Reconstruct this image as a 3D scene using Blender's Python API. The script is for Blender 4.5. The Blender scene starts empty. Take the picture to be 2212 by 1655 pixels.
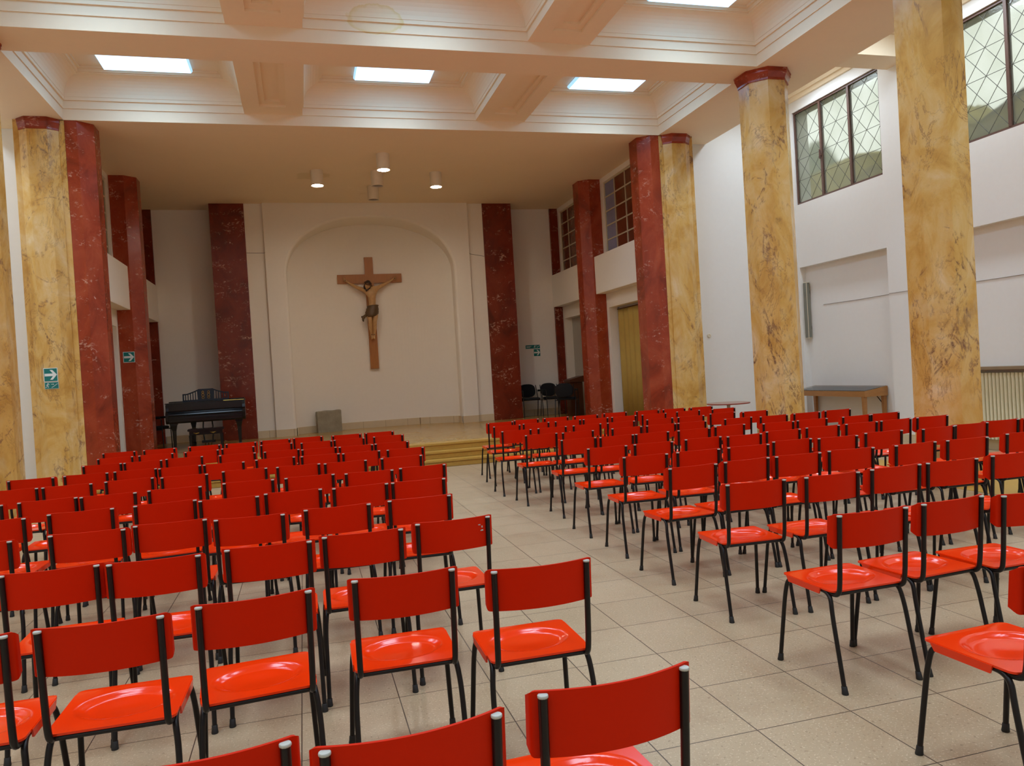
import bpy, bmesh, math, random
from mathutils import Vector, Matrix
PI = math.pi
sc = bpy.context.scene
COL = sc.collection
random.seed(7)

# ------------------------------------------------------------------ colours and light levels
def _c(r, g, b):
    f = lambda c: (c/255/12.92) if c/255 <= .04045 else ((c/255+.055)/1.055)**2.4
    return (f(r), f(g), f(b), 1)
WALLCOL = _c(240,239,236); STAGEWALLCOL = _c(246,240,229); CEILCOL = _c(249,231,201)
YELLOW = [_c(184,134,56), _c(216,172,92), _c(226,192,126), _c(238,218,176), _c(202,150,68)]
RED = [_c(120,40,16), _c(164,62,32), _c(184,84,50)]
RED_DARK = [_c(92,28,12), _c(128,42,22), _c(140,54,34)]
FLOORC = (_c(168,144,112), _c(186,162,130), _c(226,206,174), _c(100,74,50))
STAGEC = _c(166,128,66), _c(184,146,80), _c(200,172,116), _c(120,82,40)
STEPC = _c(200,156,72)
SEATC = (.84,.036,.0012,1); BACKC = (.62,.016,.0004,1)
DIFFCOL = (.34,.64,1.0,1); PANELCOL = (.72,.86,1.0,1); PANEL = 3.0; DOWN = 27; AISLE = 2.5; AISLE_DOWN = 39; LAMP = 170.0; SKY = 1.9; EXPOSURE = 0.28
# ------------------------------------------------------------------ mesh builder
class MB:
    def __init__(self):
        self.bm = bmesh.new()
    def face(self, pts):
        vs = [self.bm.verts.new(p) for p in pts]
        return self.bm.faces.new(vs)
    def box(self, x0, x1, y0, y1, z0, z1):
        v = [self.bm.verts.new(p) for p in ((x0,y0,z0),(x1,y0,z0),(x1,y1,z0),(x0,y1,z0),(x0,y0,z1),(x1,y0,z1),(x1,y1,z1),(x0,y1,z1))]
        for f in ((3,2,1,0),(4,5,6,7),(0,1,5,4),(1,2,6,5),(2,3,7,6),(3,0,4,7)):
            self.bm.faces.new([v[i] for i in f])
        return self
    def loft(self, rings, close=True, cap0=True, cap1=True):
        R = [[self.bm.verts.new(p) for p in r] for r in rings]
        n = len(R[0])
        for a, b in zip(R[:-1], R[1:]):
            for i in range(n if close else n-1):
                j = (i+1) % n
                self.bm.faces.new((a[i], a[j], b[j], b[i]))
        if cap0: self.bm.faces.new(list(reversed(R[0])))
        if cap1: self.bm.faces.new(R[-1])
        return self
    def prism(self, poly, z0, z1):
        return self.loft([[(x,y,z0) for x,y in poly], [(x,y,z1) for x,y in poly]])
    def prism_y(self, poly, y0, y1):          # poly in (x,z)
        return self.loft([[(x,y0,z) for x,z in poly], [(x,y1,z) for x,z in poly]])
    def prism_x(self, poly, x0, x1):          # poly in (y,z)
        return self.loft([[(x0,y,z) for y,z in poly], [(x1,y,z) for y,z in poly]])
    def lathe(self, prof, cx=0, cy=0, n=20, cap=True):
        return self.loft([[(cx+r*math.cos(2*PI*i/n), cy+r*math.sin(2*PI*i/n), z) for i in range(n)] for r, z in prof], cap0=cap, cap1=cap)
    def tube(self, pts, r, n=10):
        pts = [Vector(p) for p in pts]
        rs = r if isinstance(r, (list, tuple)) else [r]*len(pts)
        T = []
        for i in range(len(pts)):
            a = pts[max(0,i-1)]; b = pts[min(len(pts)-1,i+1)]
            T.append((b-a).normalized())
        up = Vector((0,0,1)) if abs(T[0].z) < .9 else Vector((1,0,0))
        u = T[0].cross(up).normalized()
        rings = []
        for p, t, rr in zip(pts, T, rs):
            u = (u - t*u.dot(t)).normalized(); w = t.cross(u)
            rings.append([p + (u*math.cos(2*PI*k/n) + w*math.sin(2*PI*k/n))*rr for k in range(n)])
        return self.loft(rings)
    def build(self, name, m, parent=None, smooth=False, bevel=0, recalc=True, mats=None, auto=None):
        if recalc: bmesh.ops.recalc_face_normals(self.bm, faces=self.bm.faces)
        if bevel:
            es = [e for e in self.bm.edges if len(e.link_faces) == 2 and e.calc_face_angle(0) > .5]
            bmesh.ops.bevel(self.bm, geom=es, offset=bevel, segments=2, affect='EDGES', clamp_overlap=True)
        me = bpy.data.meshes.new(name)
        self.bm.to_mesh(me); self.bm.free()
        for mm in (mats or [m]): me.materials.append(mm)
        if smooth:
            me.polygons.foreach_set('use_smooth', [True]*len(me.polygons))
            if auto: me.set_sharp_from_angle(angle=math.radians(auto))
        o = bpy.data.objects.new(name, me); COL.objects.link(o)
        if parent: o.parent = parent
        return o

def smooth_path(pts, r=.05, k=5):
    """round the inner corners of a polyline"""
    P = [Vector(p) for p in pts]; out = [P[0]]
    for i in range(1, len(P)-1):
        a, b, c = P[i-1], P[i], P[i+1]
        d1 = min(r, (a-b).length*.49); d2 = min(r, (c-b).length*.49)
        s = b+(a-b).normalized()*d1; e = b+(c-b).normalized()*d2
        for j in range(k+1):
            t = j/k
            out.append(s*(1-t)**2 + b*2*t*(1-t) + e*t*t)
    out.append(P[-1])
    return out

def tag(o, label=None, cat=None, group=None, kind=None):
    if label: o['label'] = label
    if cat: o['category'] = cat
    if group: o['group'] = group
    if kind: o['kind'] = kind
    return o
def empty(name, loc, rz=0, label=None, cat=None, group=None):
    o = bpy.data.objects.new(name, None); COL.objects.link(o)
    o.location = loc; o.rotation_euler = (0,0,rz); o.empty_display_size = .1
    return tag(o, label, cat, group)
def struct(o, label=None):
    o['kind'] = 'structure'
    if label: o['label'] = label
    return o
def kids(o): return [c for c in KIDS.get(o.name, [])]
KIDS = {}
def reg(o, p):
    KIDS.setdefault(p.name, []).append(o); return o
def copy_tree(o, parent=None):
    c = o.copy(); COL.objects.link(c)
    if parent: c.parent = parent
    for ch in kids(o): copy_tree(ch, c)
    return c

# ------------------------------------------------------------------ materials
def srgb(r, g, b):
    f = lambda c: (c/255/12.92) if c/255 <= .04045 else ((c/255+.055)/1.055)**2.4
    return (f(r), f(g), f(b), 1)
class NT:
    def __init__(self, name):
        self.m = bpy.data.materials.new(name); self.m.use_nodes = True
        self.t = self.m.node_tree; self.b = self.t.nodes['Principled BSDF']; self.out = self.t.nodes['Material Output']
    def n(self, typ, **kw):
        nd = self.t.nodes.new(typ)
        for k, v in kw.items():
            if k in nd.inputs.keys() if isinstance(k, str) else False: nd.inputs[k].default_value = v
            else: setattr(nd, k, v)
        return nd
    def l(self, a, b): self.t.links.new(a, b)
    def pos(self, scale=(1,1,1), rot=(0,0,0), obj=False):
        mp = self.t.nodes.new('ShaderNodeMapping'); mp.inputs['Scale'].default_value = scale; mp.inputs['Rotation'].default_value = rot
        if obj:
            tc = self.t.nodes.new('ShaderNodeTexCoord'); self.l(tc.outputs['Object'], mp.inputs['Vector'])
        else:
            g = self.t.nodes.new('ShaderNodeNewGeometry'); self.l(g.outputs['Position'], mp.inputs['Vector'])
        return mp.outputs['Vector']
    def noise(self, vec, scale, detail=4, rough=.55, dist=0):
        nd = self.t.nodes.new('ShaderNodeTexNoise'); nd.inputs['Scale'].default_value = scale
        nd.inputs['Detail'].default_value = detail; nd.inputs['Roughness'].default_value = rough; nd.inputs['Distortion'].default_value = dist
        self.l(vec, nd.inputs['Vector']); return nd.outputs['Fac']
    def ramp(self, fac, stops):
        nd = self.t.nodes.new('ShaderNodeValToRGB'); e = nd.color_ramp.elements
        while len(e) < len(stops): e.new(.5)
        for el, (p, c) in zip(e, stops):
            el.position = p; el.color = c if len(c) == 4 else (*c, 1)
        self.l(fac, nd.inputs['Fac']); return nd.outputs['Color']
    def math(self, op, a, b=None, clamp=False):
        nd = self.t.nodes.new('ShaderNodeMath'); nd.operation = op; nd.use_clamp = clamp
        for i, v in enumerate((a, b)):
            if v is None: continue
            if isinstance(v, (int, float)): nd.inputs[i].default_value = v
            else: self.l(v, nd.inputs[i])
        return nd.outputs[0]
    def mix(self, fac, a, b, mode='MIX'):
        nd = self.t.nodes.new('ShaderNodeMix'); nd.data_type = 'RGBA'; nd.blend_type = mode
        for key, v in ((0, fac), (6, a), (7, b)):
            if isinstance(v, (int, float)): nd.inputs[key].default_value = v
            elif isinstance(v, tuple): nd.inputs[key].default_value = v
            else: self.l(v, nd.inputs[key])
        return nd.outputs[2]
    def bump(self, h, strength=.2, dist=.01):
        nd = self.t.nodes.new('ShaderNodeBump'); nd.inputs['Strength'].default_value = strength; nd.inputs['Distance'].default_value = dist
        self.l(h, nd.inputs['Height']); self.l(nd.outputs['Normal'], self.b.inputs['Normal'])
    def base(self, c):
        if isinstance(c, tuple): self.b.inputs['Base Color'].default_value = c
        else: self.l(c, self.b.inputs['Base Color'])
        return self
    def set(self, **kw):
        for k, v in kw.items():
            k = k.replace('_', ' ')
            if isinstance(v, (int, float, tuple)): self.b.inputs[k].default_value = v
            else: self.l(v, self.b.inputs[k])
        return self

def mat_plain(name, col, rough=.5, var=.06, scale=6, metal=0, coat=0, spec=.5):
    t = NT(name); v = t.noise(t.pos(), scale, 3)
    dark = tuple(c*(1-var*2) for c in col[:3])+(1,)
    t.base(t.mix(v, dark, col)).set(Roughness=rough, Metallic=metal)
    t.b.inputs['Coat Weight'].default_value = coat; t.b.inputs['Specular IOR Level'].default_value = spec
    return t.m

M = {}
def make_wall(name, col, rough=.85):
    t = NT(name); p = t.pos()
    a = t.noise(p, .7, 4); b = t.noise(p, 14, 3)
    c = t.mix(a, tuple(k*.93 for k in col[:3])+(1,), col)
    t.base(t.mix(t.math('MULTIPLY', b, .10), c, (.55,.5,.44,1))).set(Roughness=rough)
    t.bump(t.noise(p, 60, 2), .05, .004)
    return t
M['wall'] = make_wall('plaster_white', WALLCOL).m
M['stagewall'] = make_wall('plaster_stage', STAGEWALLCOL).m
tc = make_wall('plaster_ceiling', CEILCOL)
# rusty yellow water stain on the coffer behind the middle skylight
vec = tc.pos()
sep = tc.n('ShaderNodeSeparateXYZ'); tc.l(vec, sep.inputs[0])
dx = tc.math('DIVIDE', tc.math('SUBTRACT', sep.outputs['X'], 1.17), .37)
dz = tc.math('DIVIDE', tc.math('SUBTRACT', sep.outputs['Z'], 6.08), .17)
rr = tc.math('SQRT', tc.math('ADD', tc.math('MULTIPLY', dx, dx), tc.math('MULTIPLY', dz, dz)))
rr = tc.math('ADD', rr, tc.math('MULTIPLY', tc.math('SUBTRACT', tc.noise(vec, 7, 4), .5), .55))
iny = tc.math('MULTIPLY', tc.math('GREATER_THAN', sep.outputs['Y'], 9.3), tc.math('LESS_THAN', sep.outputs['Y'], 9.85))
ring = tc.ramp(rr, [(.0, (.10,)*3), (.80, (.16,)*3), (.95, (.55,)*3), (1.0, (0,)*3)])
basec = tc.b.inputs['Base Color'].links[0].from_socket
# stage ceiling blotch
dx2 = tc.math('DIVIDE', tc.math('SUBTRACT', sep.outputs['X'], .45), .42)
dy2 = tc.math('DIVIDE', tc.math('SUBTRACT', sep.outputs['Y'], 16.1), .35)
r2 = tc.math('SQRT', tc.math('ADD', tc.math('MULTIPLY', dx2, dx2), tc.math('MULTIPLY', dy2, dy2)))
r2 = tc.math('ADD', r2, tc.math('MULTIPLY', tc.math('SUBTRACT', tc.noise(vec, 5, 4), .5), .9))
blot = tc.ramp(r2, [(.0, (.45,)*3), (.75, (.35,)*3), (.9, (0,)*3), (1., (0,)*3)])
c1 = tc.mix(tc.math('MULTIPLY', ring, iny), basec, (.74,.56,.16,1))
tc.base(tc.mix(blot, c1, (.62,.50,.24,1)))
M['ceil'] = tc.m

def make_yellow():
    t = NT('siena_yellow_marble'); p = t.pos((1,1,.62), (.3,.35,0))
    a = t.noise(p, 2.0, 7, .64, 1.1); b = t.noise(p, 6, 6, .65, 1.0)
    c = t.ramp(a, [(.30, YELLOW[0]), (.46, YELLOW[1]), (.58, YELLOW[2]), (.72, YELLOW[3])])
    c = t.mix(t.math('MULTIPLY', b, .55), c, YELLOW[4])
    def veins(sc, rot, w, gate_sc, g0, dist):
        q = t.pos((1,1,.55), rot)
        n1 = t.noise(q, sc, 8, .62, dist)
        line = t.math('ABSOLUTE', t.math('SUBTRACT', n1, .5))
        line = t.ramp(line, [(0, (1,1,1)), (w, (.25,)*3), (w*2.2, (0,0,0))])
        g = t.ramp(t.noise(q, gate_sc, 3), [(g0, (0,0,0)), (g0+.12, (1,1,1))])
        br = t.ramp(t.noise(q, 22, 3), [(.42, (0,0,0)), (.55, (1,1,1))])
        return t.math('MULTIPLY', t.math('MULTIPLY', line, g), br)
    v1 = veins(1.1, (.5,.5,.2), .014, 1.6, .47, 1.2)
    v2 = veins(2.3, (-.6,.3,.9), .014, 2.1, .55, .9)
    v3 = veins(.8, (.2,-.7,.4), .012, 1.3, .46, 1.6)
    c = t.mix(t.math('MULTIPLY', v1, .95), c, srgb(96,56,48))
    c = t.mix(t.math('MULTIPLY', v2, .6), c, srgb(135,80,44))
    c = t.mix(t.math('MULTIPLY', v3, .8), c, srgb(110,66,60))
    q = t.pos((1,1,.5), (.7,.3,1.1)); hl = t.ramp(t.math('ABSOLUTE', t.math('SUBTRACT', t.noise(q, 1.7, 9, .68, 1.8), .5)), [(0, (1,1,1)), (.007, (.3,)*3), (.014, (0,0,0))])
    hg = t.ramp(t.noise(q, 1.2, 2), [(.46, (0,0,0)), (.60, (1,1,1))])
    c = t.mix(t.math('MULTIPLY', t.math('MULTIPLY', hl, hg), .75), c, srgb(104,60,48))
    # pale milky clouds
    m = t.ramp(t.noise(t.pos((1,1,.5), (.4,.1,.6)), 2.6, 5, .6, .6), [(.52, (0,0,0)), (.70, (1,1,1))])
    c = t.mix(t.math('MULTIPLY', m, .32), c, srgb(226,205,160))
    t.base(c).set(Roughness=.27); t.b.inputs['Specular IOR Level'].default_value = .45
    return t.m
def make_red(name, RED):
    t = NT(name); p = t.pos((1,1,.7), (.5,.4,.2))
    a = t.noise(p, 2.2, 6, .6, .8)
    c = t.ramp(a, [(.3, RED[0]), (.5, RED[1]), (.7, RED[2])])
    c = t.mix(t.math('MULTIPLY', t.noise(p, 30, 4), .4), c, RED[0])
    def flecks(sc, rot, sq, w, g0):
        q = t.pos((1,1,sq), rot)
        n1 = t.noise(q, sc, 7, .6, 1.4)
        line = t.ramp(t.math('ABSOLUTE', t.math('SUBTRACT', n1, .5)), [(0, (1,1,1)), (w, (.4,)*3), (w*2, (0,0,0))])
        g = t.ramp(t.noise(q, sc*.8, 3), [(g0, (0,0,0)), (g0+.08, (1,1,1))])
        br = t.ramp(t.noise(q, sc*6, 2), [(.48, (0,0,0)), (.58, (1,1,1))])
        return t.math('MULTIPLY', t.math('MULTIPLY', line, g), br)
    f1 = flecks(2.6, (.3,.9,.2), 1.6, .016, .53)
    f2 = flecks(4.5, (-.4,-.6,.5), 1.8, .018, .58)
    sp = t.ramp(t.noise(t.pos((1,1,1.5), (.2,.7,.1)), 8, 3), [(.735, (0,0,0)), (.76, (1,1,1))])
    f = t.math('MAXIMUM', t.math('MAXIMUM', f1, f2), sp)
    c = t.mix(t.math('MULTIPLY', f, .85), c, srgb(222,176,150))
    t.base(c).set(Roughness=.24); t.b.inputs['Specular IOR Level'].default_value = .45
    return t.m
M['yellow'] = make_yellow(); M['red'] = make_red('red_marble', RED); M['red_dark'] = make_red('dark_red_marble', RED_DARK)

def make_tiles(name, cols, px, py, ox, oy, jw, jcol, rough, spk=1.0):
    t = NT(name); p = t.pos()
    sep = t.n('ShaderNodeSeparateXYZ'); t.l(p, sep.inputs[0])
    def joint(s, o, per):
        u = t.math('DIVIDE', t.math('SUBTRACT', s, o), per)
        f = t.math('FRACT', u); d = t.math('ABSOLUTE', t.math('SUBTRACT', f, .5))
        return t.math('GREATER_THAN', d, .5-jw/per), t.math('FLOOR', u)
    jx, ix = joint(sep.outputs['X'], ox, px); jy, iy = joint(sep.outputs['Y'], oy, py)
    cb = t.n('ShaderNodeCombineXYZ'); t.l(ix, cb.inputs[0]); t.l(iy, cb.inputs[1])
    wn = t.n('ShaderNodeTexWhiteNoise'); t.l(cb.outputs[0], wn.inputs['Vector'])
    big = t.noise(p, 1.1, 4)
    c = t.ramp(t.math('ADD', t.math('MULTIPLY', wn.outputs['Value'], .14), t.math('MULTIPLY', big, .86)), [(.25, cols[0]), (.75, cols[1])])
    chip = t.ramp(t.noise(p, 95, 2), [(.60, (0,0,0)), (.66, (1,1,1))])
    chip2 = t.ramp(t.noise(p, 60, 2), [(.30, (1,1,1)), (.36, (0,0,0))])
    c = t.mix(t.math('MULTIPLY', chip, .5*spk), c, cols[2]); c = t.mix(t.math('MULTIPLY', chip2, .5*spk), c, cols[3])
    # worn brownish scuffs
    sc_ = t.ramp(t.noise(t.pos((1,.7,1)), 2.6, 5, .65), [(.52, (0,0,0)), (.72, (1,1,1))])
    c = t.mix(t.math('MULTIPLY', sc_, .22*spk), c, srgb(128,92,66))
    c = t.mix(t.math('MAXIMUM', jx, jy), c, jcol)
    t.base(c).set(Roughness=rough)
    t.l(t.math('ADD', rough-.05, t.math('MULTIPLY', t.noise(p, 5, 3), .12)), t.b.inputs['Roughness'])
    return t.m
M['floor'] = make_tiles('terrazzo_tiles', FLOORC, .4575, .4685, 1.732, 2.807, .0024, srgb(70,56,44), .30)
M['stagefloor'] = make_tiles('stage_terrazzo', STAGEC, .62, .62, 1.74, 13.42, .002, srgb(95,75,48), .22, .5)
M['step'] = mat_plain('yellow_step_stone', STEPC, .35, .12, 30)
M['skirt'] = make_tiles('skirting_stone', (srgb(205,185,150), srgb(222,205,172), srgb(180,155,115), srgb(150,120,80)), .55, 5.0, .3, 14.3, .003, srgb(140,118,88), .4, .35)
def make_plastic(name, col, rough, coat=.5, spec=.5):
    t = NT(name); p = t.pos(obj=True)
    v = t.noise(p, 5, 3)
    c = t.mix(v, tuple(k*.94 for k in col[:3])+(1,), col)
    t.base(c).set(Roughness=rough)
    t.b.inputs['Specular IOR Level'].default_value = spec
    t.b.inputs['Coat Weight'].default_value = coat; t.b.inputs['Coat Roughness'].default_value = .06
    return t.m
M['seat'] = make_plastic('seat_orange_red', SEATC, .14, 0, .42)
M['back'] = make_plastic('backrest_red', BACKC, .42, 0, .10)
M['tube'] = mat_plain('black_painted_steel', (.008,.005,.005,1), .34, .05, 20, spec=.35)
M['rubber'] = mat_plain('black_rubber', (.012,.010,.009,1), .6, .05, 20)
M['cap'] = mat_plain('grey_plastic_cap', srgb(190,190,180), .4, .05, 60)
M['wood'] = None
def make_wood(name, c0, c1, ax=(1,1,9), rough=.4):
    t = NT(name); p = t.pos(ax)
    n1 = t.noise(p, 3, 5, .6, .6); n2 = t.noise(p, 14, 3)
    c = t.mix(n1, c0, c1); c = t.mix(t.math('MULTIPLY', n2, .3), c, c0)
    t.base(c).set(Roughness=rough); return t.m
M['crosswood'] = make_wood('cross_wood', srgb(152,92,34), srgb(188,124,54), (9,9,1.2))
M['tablewood'] = make_wood('table_wood', srgb(150,100,52), srgb(186,132,74), (2,2,9))
M['brownwood'] = make_wood('brown_wood', srgb(70,36,18), srgb(100,54,28), (2,2,8))
M['flesh'] = mat_plain('carved_flesh_paint', srgb(214,168,112), .5, .2, 22)
M['cloth'] = mat_plain('carved_loincloth', srgb(104,78,46), .55, .25, 40)
M['hair'] = mat_plain('carved_hair', srgb(52,32,22), .5, .2, 60)
M['blood'] = mat_plain('dark_nail', srgb(36,18,14), .5, .1, 60)
M['gloss_black'] = mat_plain('piano_lacquer', (.006,.006,.007,1), .16, .05, 3, coat=0, spec=.4)
M['piano_blue'] = mat_plain('music_desk_lacquer', (.016,.020,.030,1), .4, .05, 3, coat=0, spec=.25)
M['brass'] = mat_plain('brass', srgb(205,165,80), .28, .1, 10, metal=1)
M['fabric'] = mat_plain('black_upholstery', (.010,.010,.012,1), .9, .2, 90)
M['darkmetal'] = mat_plain('black_metal', (.012,.012,.013,1), .4, .05, 20)
def make_stone():
    t = NT('grey_concrete'); p = t.pos()
    c = t.mix(t.noise(p, 6, 6), srgb(132,122,102), srgb(182,172,148)); c = t.mix(t.math('MULTIPLY', t.noise(p, 60, 3), .3), c, srgb(90,82,66))
    t.base(c).set(Roughness=.9); t.bump(t.noise(p, 25, 6), .5, .02); return t.m
M['stone'] = make_stone()
M['frame'] = mat_plain('dark_bronze_frame', srgb(104,76,66), .45, .1, 15)
M['lead'] = mat_plain('lead_came', srgb(100,100,92), .5, .1, 30)
M['cream'] = mat_plain('cream_window_paint', srgb(205,195,165), .5, .06, 10)
M['radiator'] = mat_plain('radiator_enamel', srgb(238,231,200), .35, .05, 10)
M['shelf'] = mat_plain('shelf_beige', srgb(150,128,100), .5, .08, 10)
M['pane_red_reflection'] = mat_plain('stage_glass_red_reflection', srgb(120,62,40), .12, .2, 5)  # reflection of the red pillars painted in as pane colour
M['pane_sky_light'] = mat_plain('stage_glass_sky_light', srgb(150,156,190), .12, .2, 5)  # pale sky light on the glass painted in as pane colour
M['pane_grey'] = mat_plain('grey_stage_glass', srgb(112,98,84), .12, .2, 5)
M['curtain'] = mat_plain('yellow_curtain', srgb(196,166,84), .8, .1, 7)
M['door'] = mat_plain('grey_door_paint', srgb(186,180,168), .5, .04, 6)
M['sign_green'] = mat_plain('sign_green', srgb(0,118,112), .35, .03, 10)
M['sign_white'] = mat_plain('sign_white', srgb(232,236,232), .35, .02, 10)
M['speaker'] = mat_plain('grey_speaker_grille', srgb(132,132,120), .55, .15, 160)
M['white_metal'] = mat_plain('white_enamel', srgb(232,222,200), .4, .04, 10)
M['redlam'] = mat_plain('red_table_edge', srgb(150,62,46), .35, .08, 10)
M['tabletop'] = mat_plain('table_top_laminate', srgb(160,120,100), .3, .06, 10)
M['steel'] = mat_plain('brushed_steel', srgb(170,165,155), .3, .08, 20, metal=1)
M['paper'] = mat_plain('white_paper', srgb(238,236,228), .7, .02, 10)
M['felt'] = mat_plain('grey_display_felt', srgb(190,198,186), .9, .06, 30)
M['cable'] = mat_plain('grey_cable', srgb(150,140,130), .6, .05, 20)
M['leaf'] = mat_plain('hedge_leaves', srgb(168,150,58), .8, .35, 1.5)
M['leaf2'] = mat_plain('tree_leaves', srgb(120,128,104), .8, .3, 1.5)
M['ground'] = mat_plain('outside_paving', srgb(150,148,140), .9, .1, 2)
def emis(name, col, st):
    t = NT(name); t.base(col).set(Roughness=.5)
    v = t.noise(t.pos((.6,2.5,1)), 2.0, 2)
    t.l(t.math('MULTIPLY', st, t.math('ADD', .93, t.math('MULTIPLY', v, .14))), t.b.inputs['Emission Strength'])
    t.b.inputs['Emission Color'].default_value = col
    return t.m
M['panel'] = emis('lit_diffuser', DIFFCOL, PANEL); M['panel_rim'] = emis('diffuser_rim', DIFFCOL, PANEL*.3)
M['aisle_fill_panel'] = emis('aisle_fill_diffuser', PANELCOL, AISLE)
M['lamp_on'] = emis('lamp_diffuser', (1,.90,.76,1), LAMP)
M['lamp_off'] = mat_plain('lamp_reflector', srgb(120,112,98), .35, .1, 20)
# clear glass
t = NT('display_glass'); tr = t.n('ShaderNodeBsdfTransparent'); gl = t.n('ShaderNodeBsdfGlossy'); mx = t.n('ShaderNodeMixShader'); fr = t.n('ShaderNodeFresnel')
tr.inputs['Color'].default_value = (.93,.96,.94,1); gl.inputs['Roughness'].default_value = .04; fr.inputs['IOR'].default_value = 1.45
t.l(t.math('ADD', fr.outputs[0], t.math('MULTIPLY', t.noise(t.pos(), 3, 2), .03)), mx.inputs[0]); t.l(tr.outputs[0], mx.inputs[1]); t.l(gl.outputs[0], mx.inputs[2]); t.l(mx.outputs[0], t.out.inputs['Surface']); M['glass'] = t.m
# frosted cathedral glass: half diffuse translucent, half blurred see-through
t = NT('frosted_glass'); p = t.pos(obj=False)
tr = t.n('ShaderNodeBsdfTranslucent'); rf = t.n('ShaderNodeBsdfRefraction'); mx = t.n('ShaderNodeMixShader'); gl = t.n('ShaderNodeBsdfGlossy'); mx2 = t.n('ShaderNodeMixShader')
tint = t.mix(t.noise(p, 2.2, 3), srgb(222,224,210), srgb(244,244,236))
t.l(tint, tr.inputs['Color']); t.l(tint, rf.inputs['Color'])
rf.inputs['Roughness'].default_value = .30; rf.inputs['IOR'].default_value = 1.02
gl.inputs['Roughness'].default_value = .15
bp = t.n('ShaderNodeBump'); bp.inputs['Strength'].default_value = .35; bp.inputs['Distance'].default_value = .006
t.l(t.noise(p, 55, 2), bp.inputs['Height'])
for nd in (rf, gl): t.l(bp.outputs['Normal'], nd.inputs['Normal'])
mx.inputs[0].default_value = .72; t.l(tr.outputs[0], mx.inputs[1]); t.l(rf.outputs[0], mx.inputs[2])
mx2.inputs[0].default_value = .05; t.l(mx.outputs[0], mx2.inputs[1]); t.l(gl.outputs[0], mx2.inputs[2])
t.l(mx2.outputs[0], t.out.inputs['Surface']); M['frosted'] = t.m
# ------------------------------------------------------------------ dimensions of the hall (metres)
XL, XR = -3.24, 6.64            # inner edges of the long ceiling beams
XL2, XR2 = -4.48, 7.88
WL, WR = -6.1, 9.5              # aisle walls
H = 5.76                        # underside of the beams and of the stage ceiling
BAYS = [(10.48,12.98), (7.35,9.80), (4.22,6.67), (1.09,3.54), (-2.04,.41)]
RIBS = [(-.63,.27), (3.17,4.05)]
ZS = .36                        # stage floor
mirror = lambda x: 3.4-x

# ------------------------------------------------------------------ ceiling
mb = MB()
def rect_ring(x0, x1, y0, y1, prof):
    return [[(x0+i,y0+i,z),(x1-i,y0+i,z),(x1-i,y1-i,z),(x0+i,y1-i,z)] for i, z in prof]
def flat(x0, x1, y0, y1, z): mb.face([(x0,y0,z),(x0,y1,z),(x1,y1,z),(x1,y0,z)])
def holed(o, i, z):
    (a,b,c,d), (e,f,g,h) = o, i
    flat(a,b,c,g,z); flat(a,b,h,d,z); flat(a,e,g,h,z); flat(f,b,g,h,z)
flat(-3.7, 7.1, 12.98, 20.2, H)                                  # stage ceiling
flat(XL2, XL, -2.8, 13.6, H); flat(XR, XR2, -2.8, 13.6, H)      # long beams
ys = [12.98]
for a, b in BAYS: ys += [b, a]
for lo, hi in zip([b[1] for b in BAYS[1:]], [b[0] for b in BAYS[:-1]]): flat(XL, XR, lo, hi, H)
flat(XL, XR, -2.8, BAYS[-1][0], H)
cove = [(.03+.24*(1-math.cos(t)), 6.10+.27*math.sin(t)) for t in [PI/2*k/8 for k in range(9)]]
prof = [(0,5.93),(0,6.05),(.024,6.05),(.024,6.10)] + cove + [(.27,6.385),(.295,6.385),(.295,6.43),(.33,6.43),(.33,6.46)]
for (y0, y1) in BAYS:
    mb.loft(rect_ring(XL, XR, y0, y1, [(0,H),(0,5.93)]), cap0=False, cap1=False)
    e = .016
    xs = [(XL+e, RIBS[0][0]), (RIBS[0][1], RIBS[1][0]), (RIBS[1][1], XR-e)]
    flat(XL, XL+e, y0, y1, 5.93); flat(XR-e, XR, y0, y1, 5.93)
    for x0, x1 in xs:
        flat(x0, x1, y0, y0+e, 5.93); flat(x0, x1, y1-e, y1, 5.93)
        mb.loft(rect_ring(x0, x1, y0+e, y1-e, prof), cap0=False, cap1=True)
    for x0, x1 in RIBS:
        o = (x0, x1, y0, y1); xm = (x0+x1)/2
        i1 = (xm-.20, xm+.20, y0+.36, y1-.36); i2 = (xm-.115, xm+.115, y0+.50, y1-.50)
        holed(o, i1, 5.93)
        mb.loft(rect_ring(*i1, [(0,5.93),(0,5.965)]), cap0=False, cap1=False)
        holed(i1, i2, 5.965)
        mb.loft(rect_ring(*i2, [(0,5.965),(0,6.0)]), cap0=False, cap1=True)
# aisle ceilings with cross beams and stepped cornices
for sx, xb, xw in ((1, XR2, WR), (-1, XL2, WL)):
    x0, x1 = min(xb, xw), max(xb, xw)
    mb.face([(xb,-2.8,H),(xb,13.6,H),(xb,13.6,6.8),(xb,-2.8,6.8)])
    flat(x0-.02, x1+.02, -2.8, 13.6, 6.75)
    yb = [13.47] + [10.2-3.13*k for k in range(5)]
    for yc in yb[1:]: mb.box(x0-.005, x1+.005, yc-.25, yc+.25, 6.1, 6.76)
    for hi, lo in zip(yb[:-1], yb[1:]):
        a = lo+.25; b = hi-(.25 if hi < 13 else 0)
        for dx, z0, z1 in ((.035,6.44,6.76),(.075,6.52,6.76),(.14,6.62,6.76)):
            mb.loft([[(x0-.001,a,z),(x1+.001,a,z),(x1+.001,b,z),(x0-.001,b,z)] for z in (z0,)]+[[(x0+dx,a+dx,z),(x1-dx,a+dx,z),(x1-dx,b-dx,z),(x0+dx,b-dx,z)] for z in (z0, z1)], cap0=False, cap1=False)
mb.box(-6.6, 10.0, -3.2, 20.4, 7.0, 7.2)                         # roof slab over everything
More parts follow.
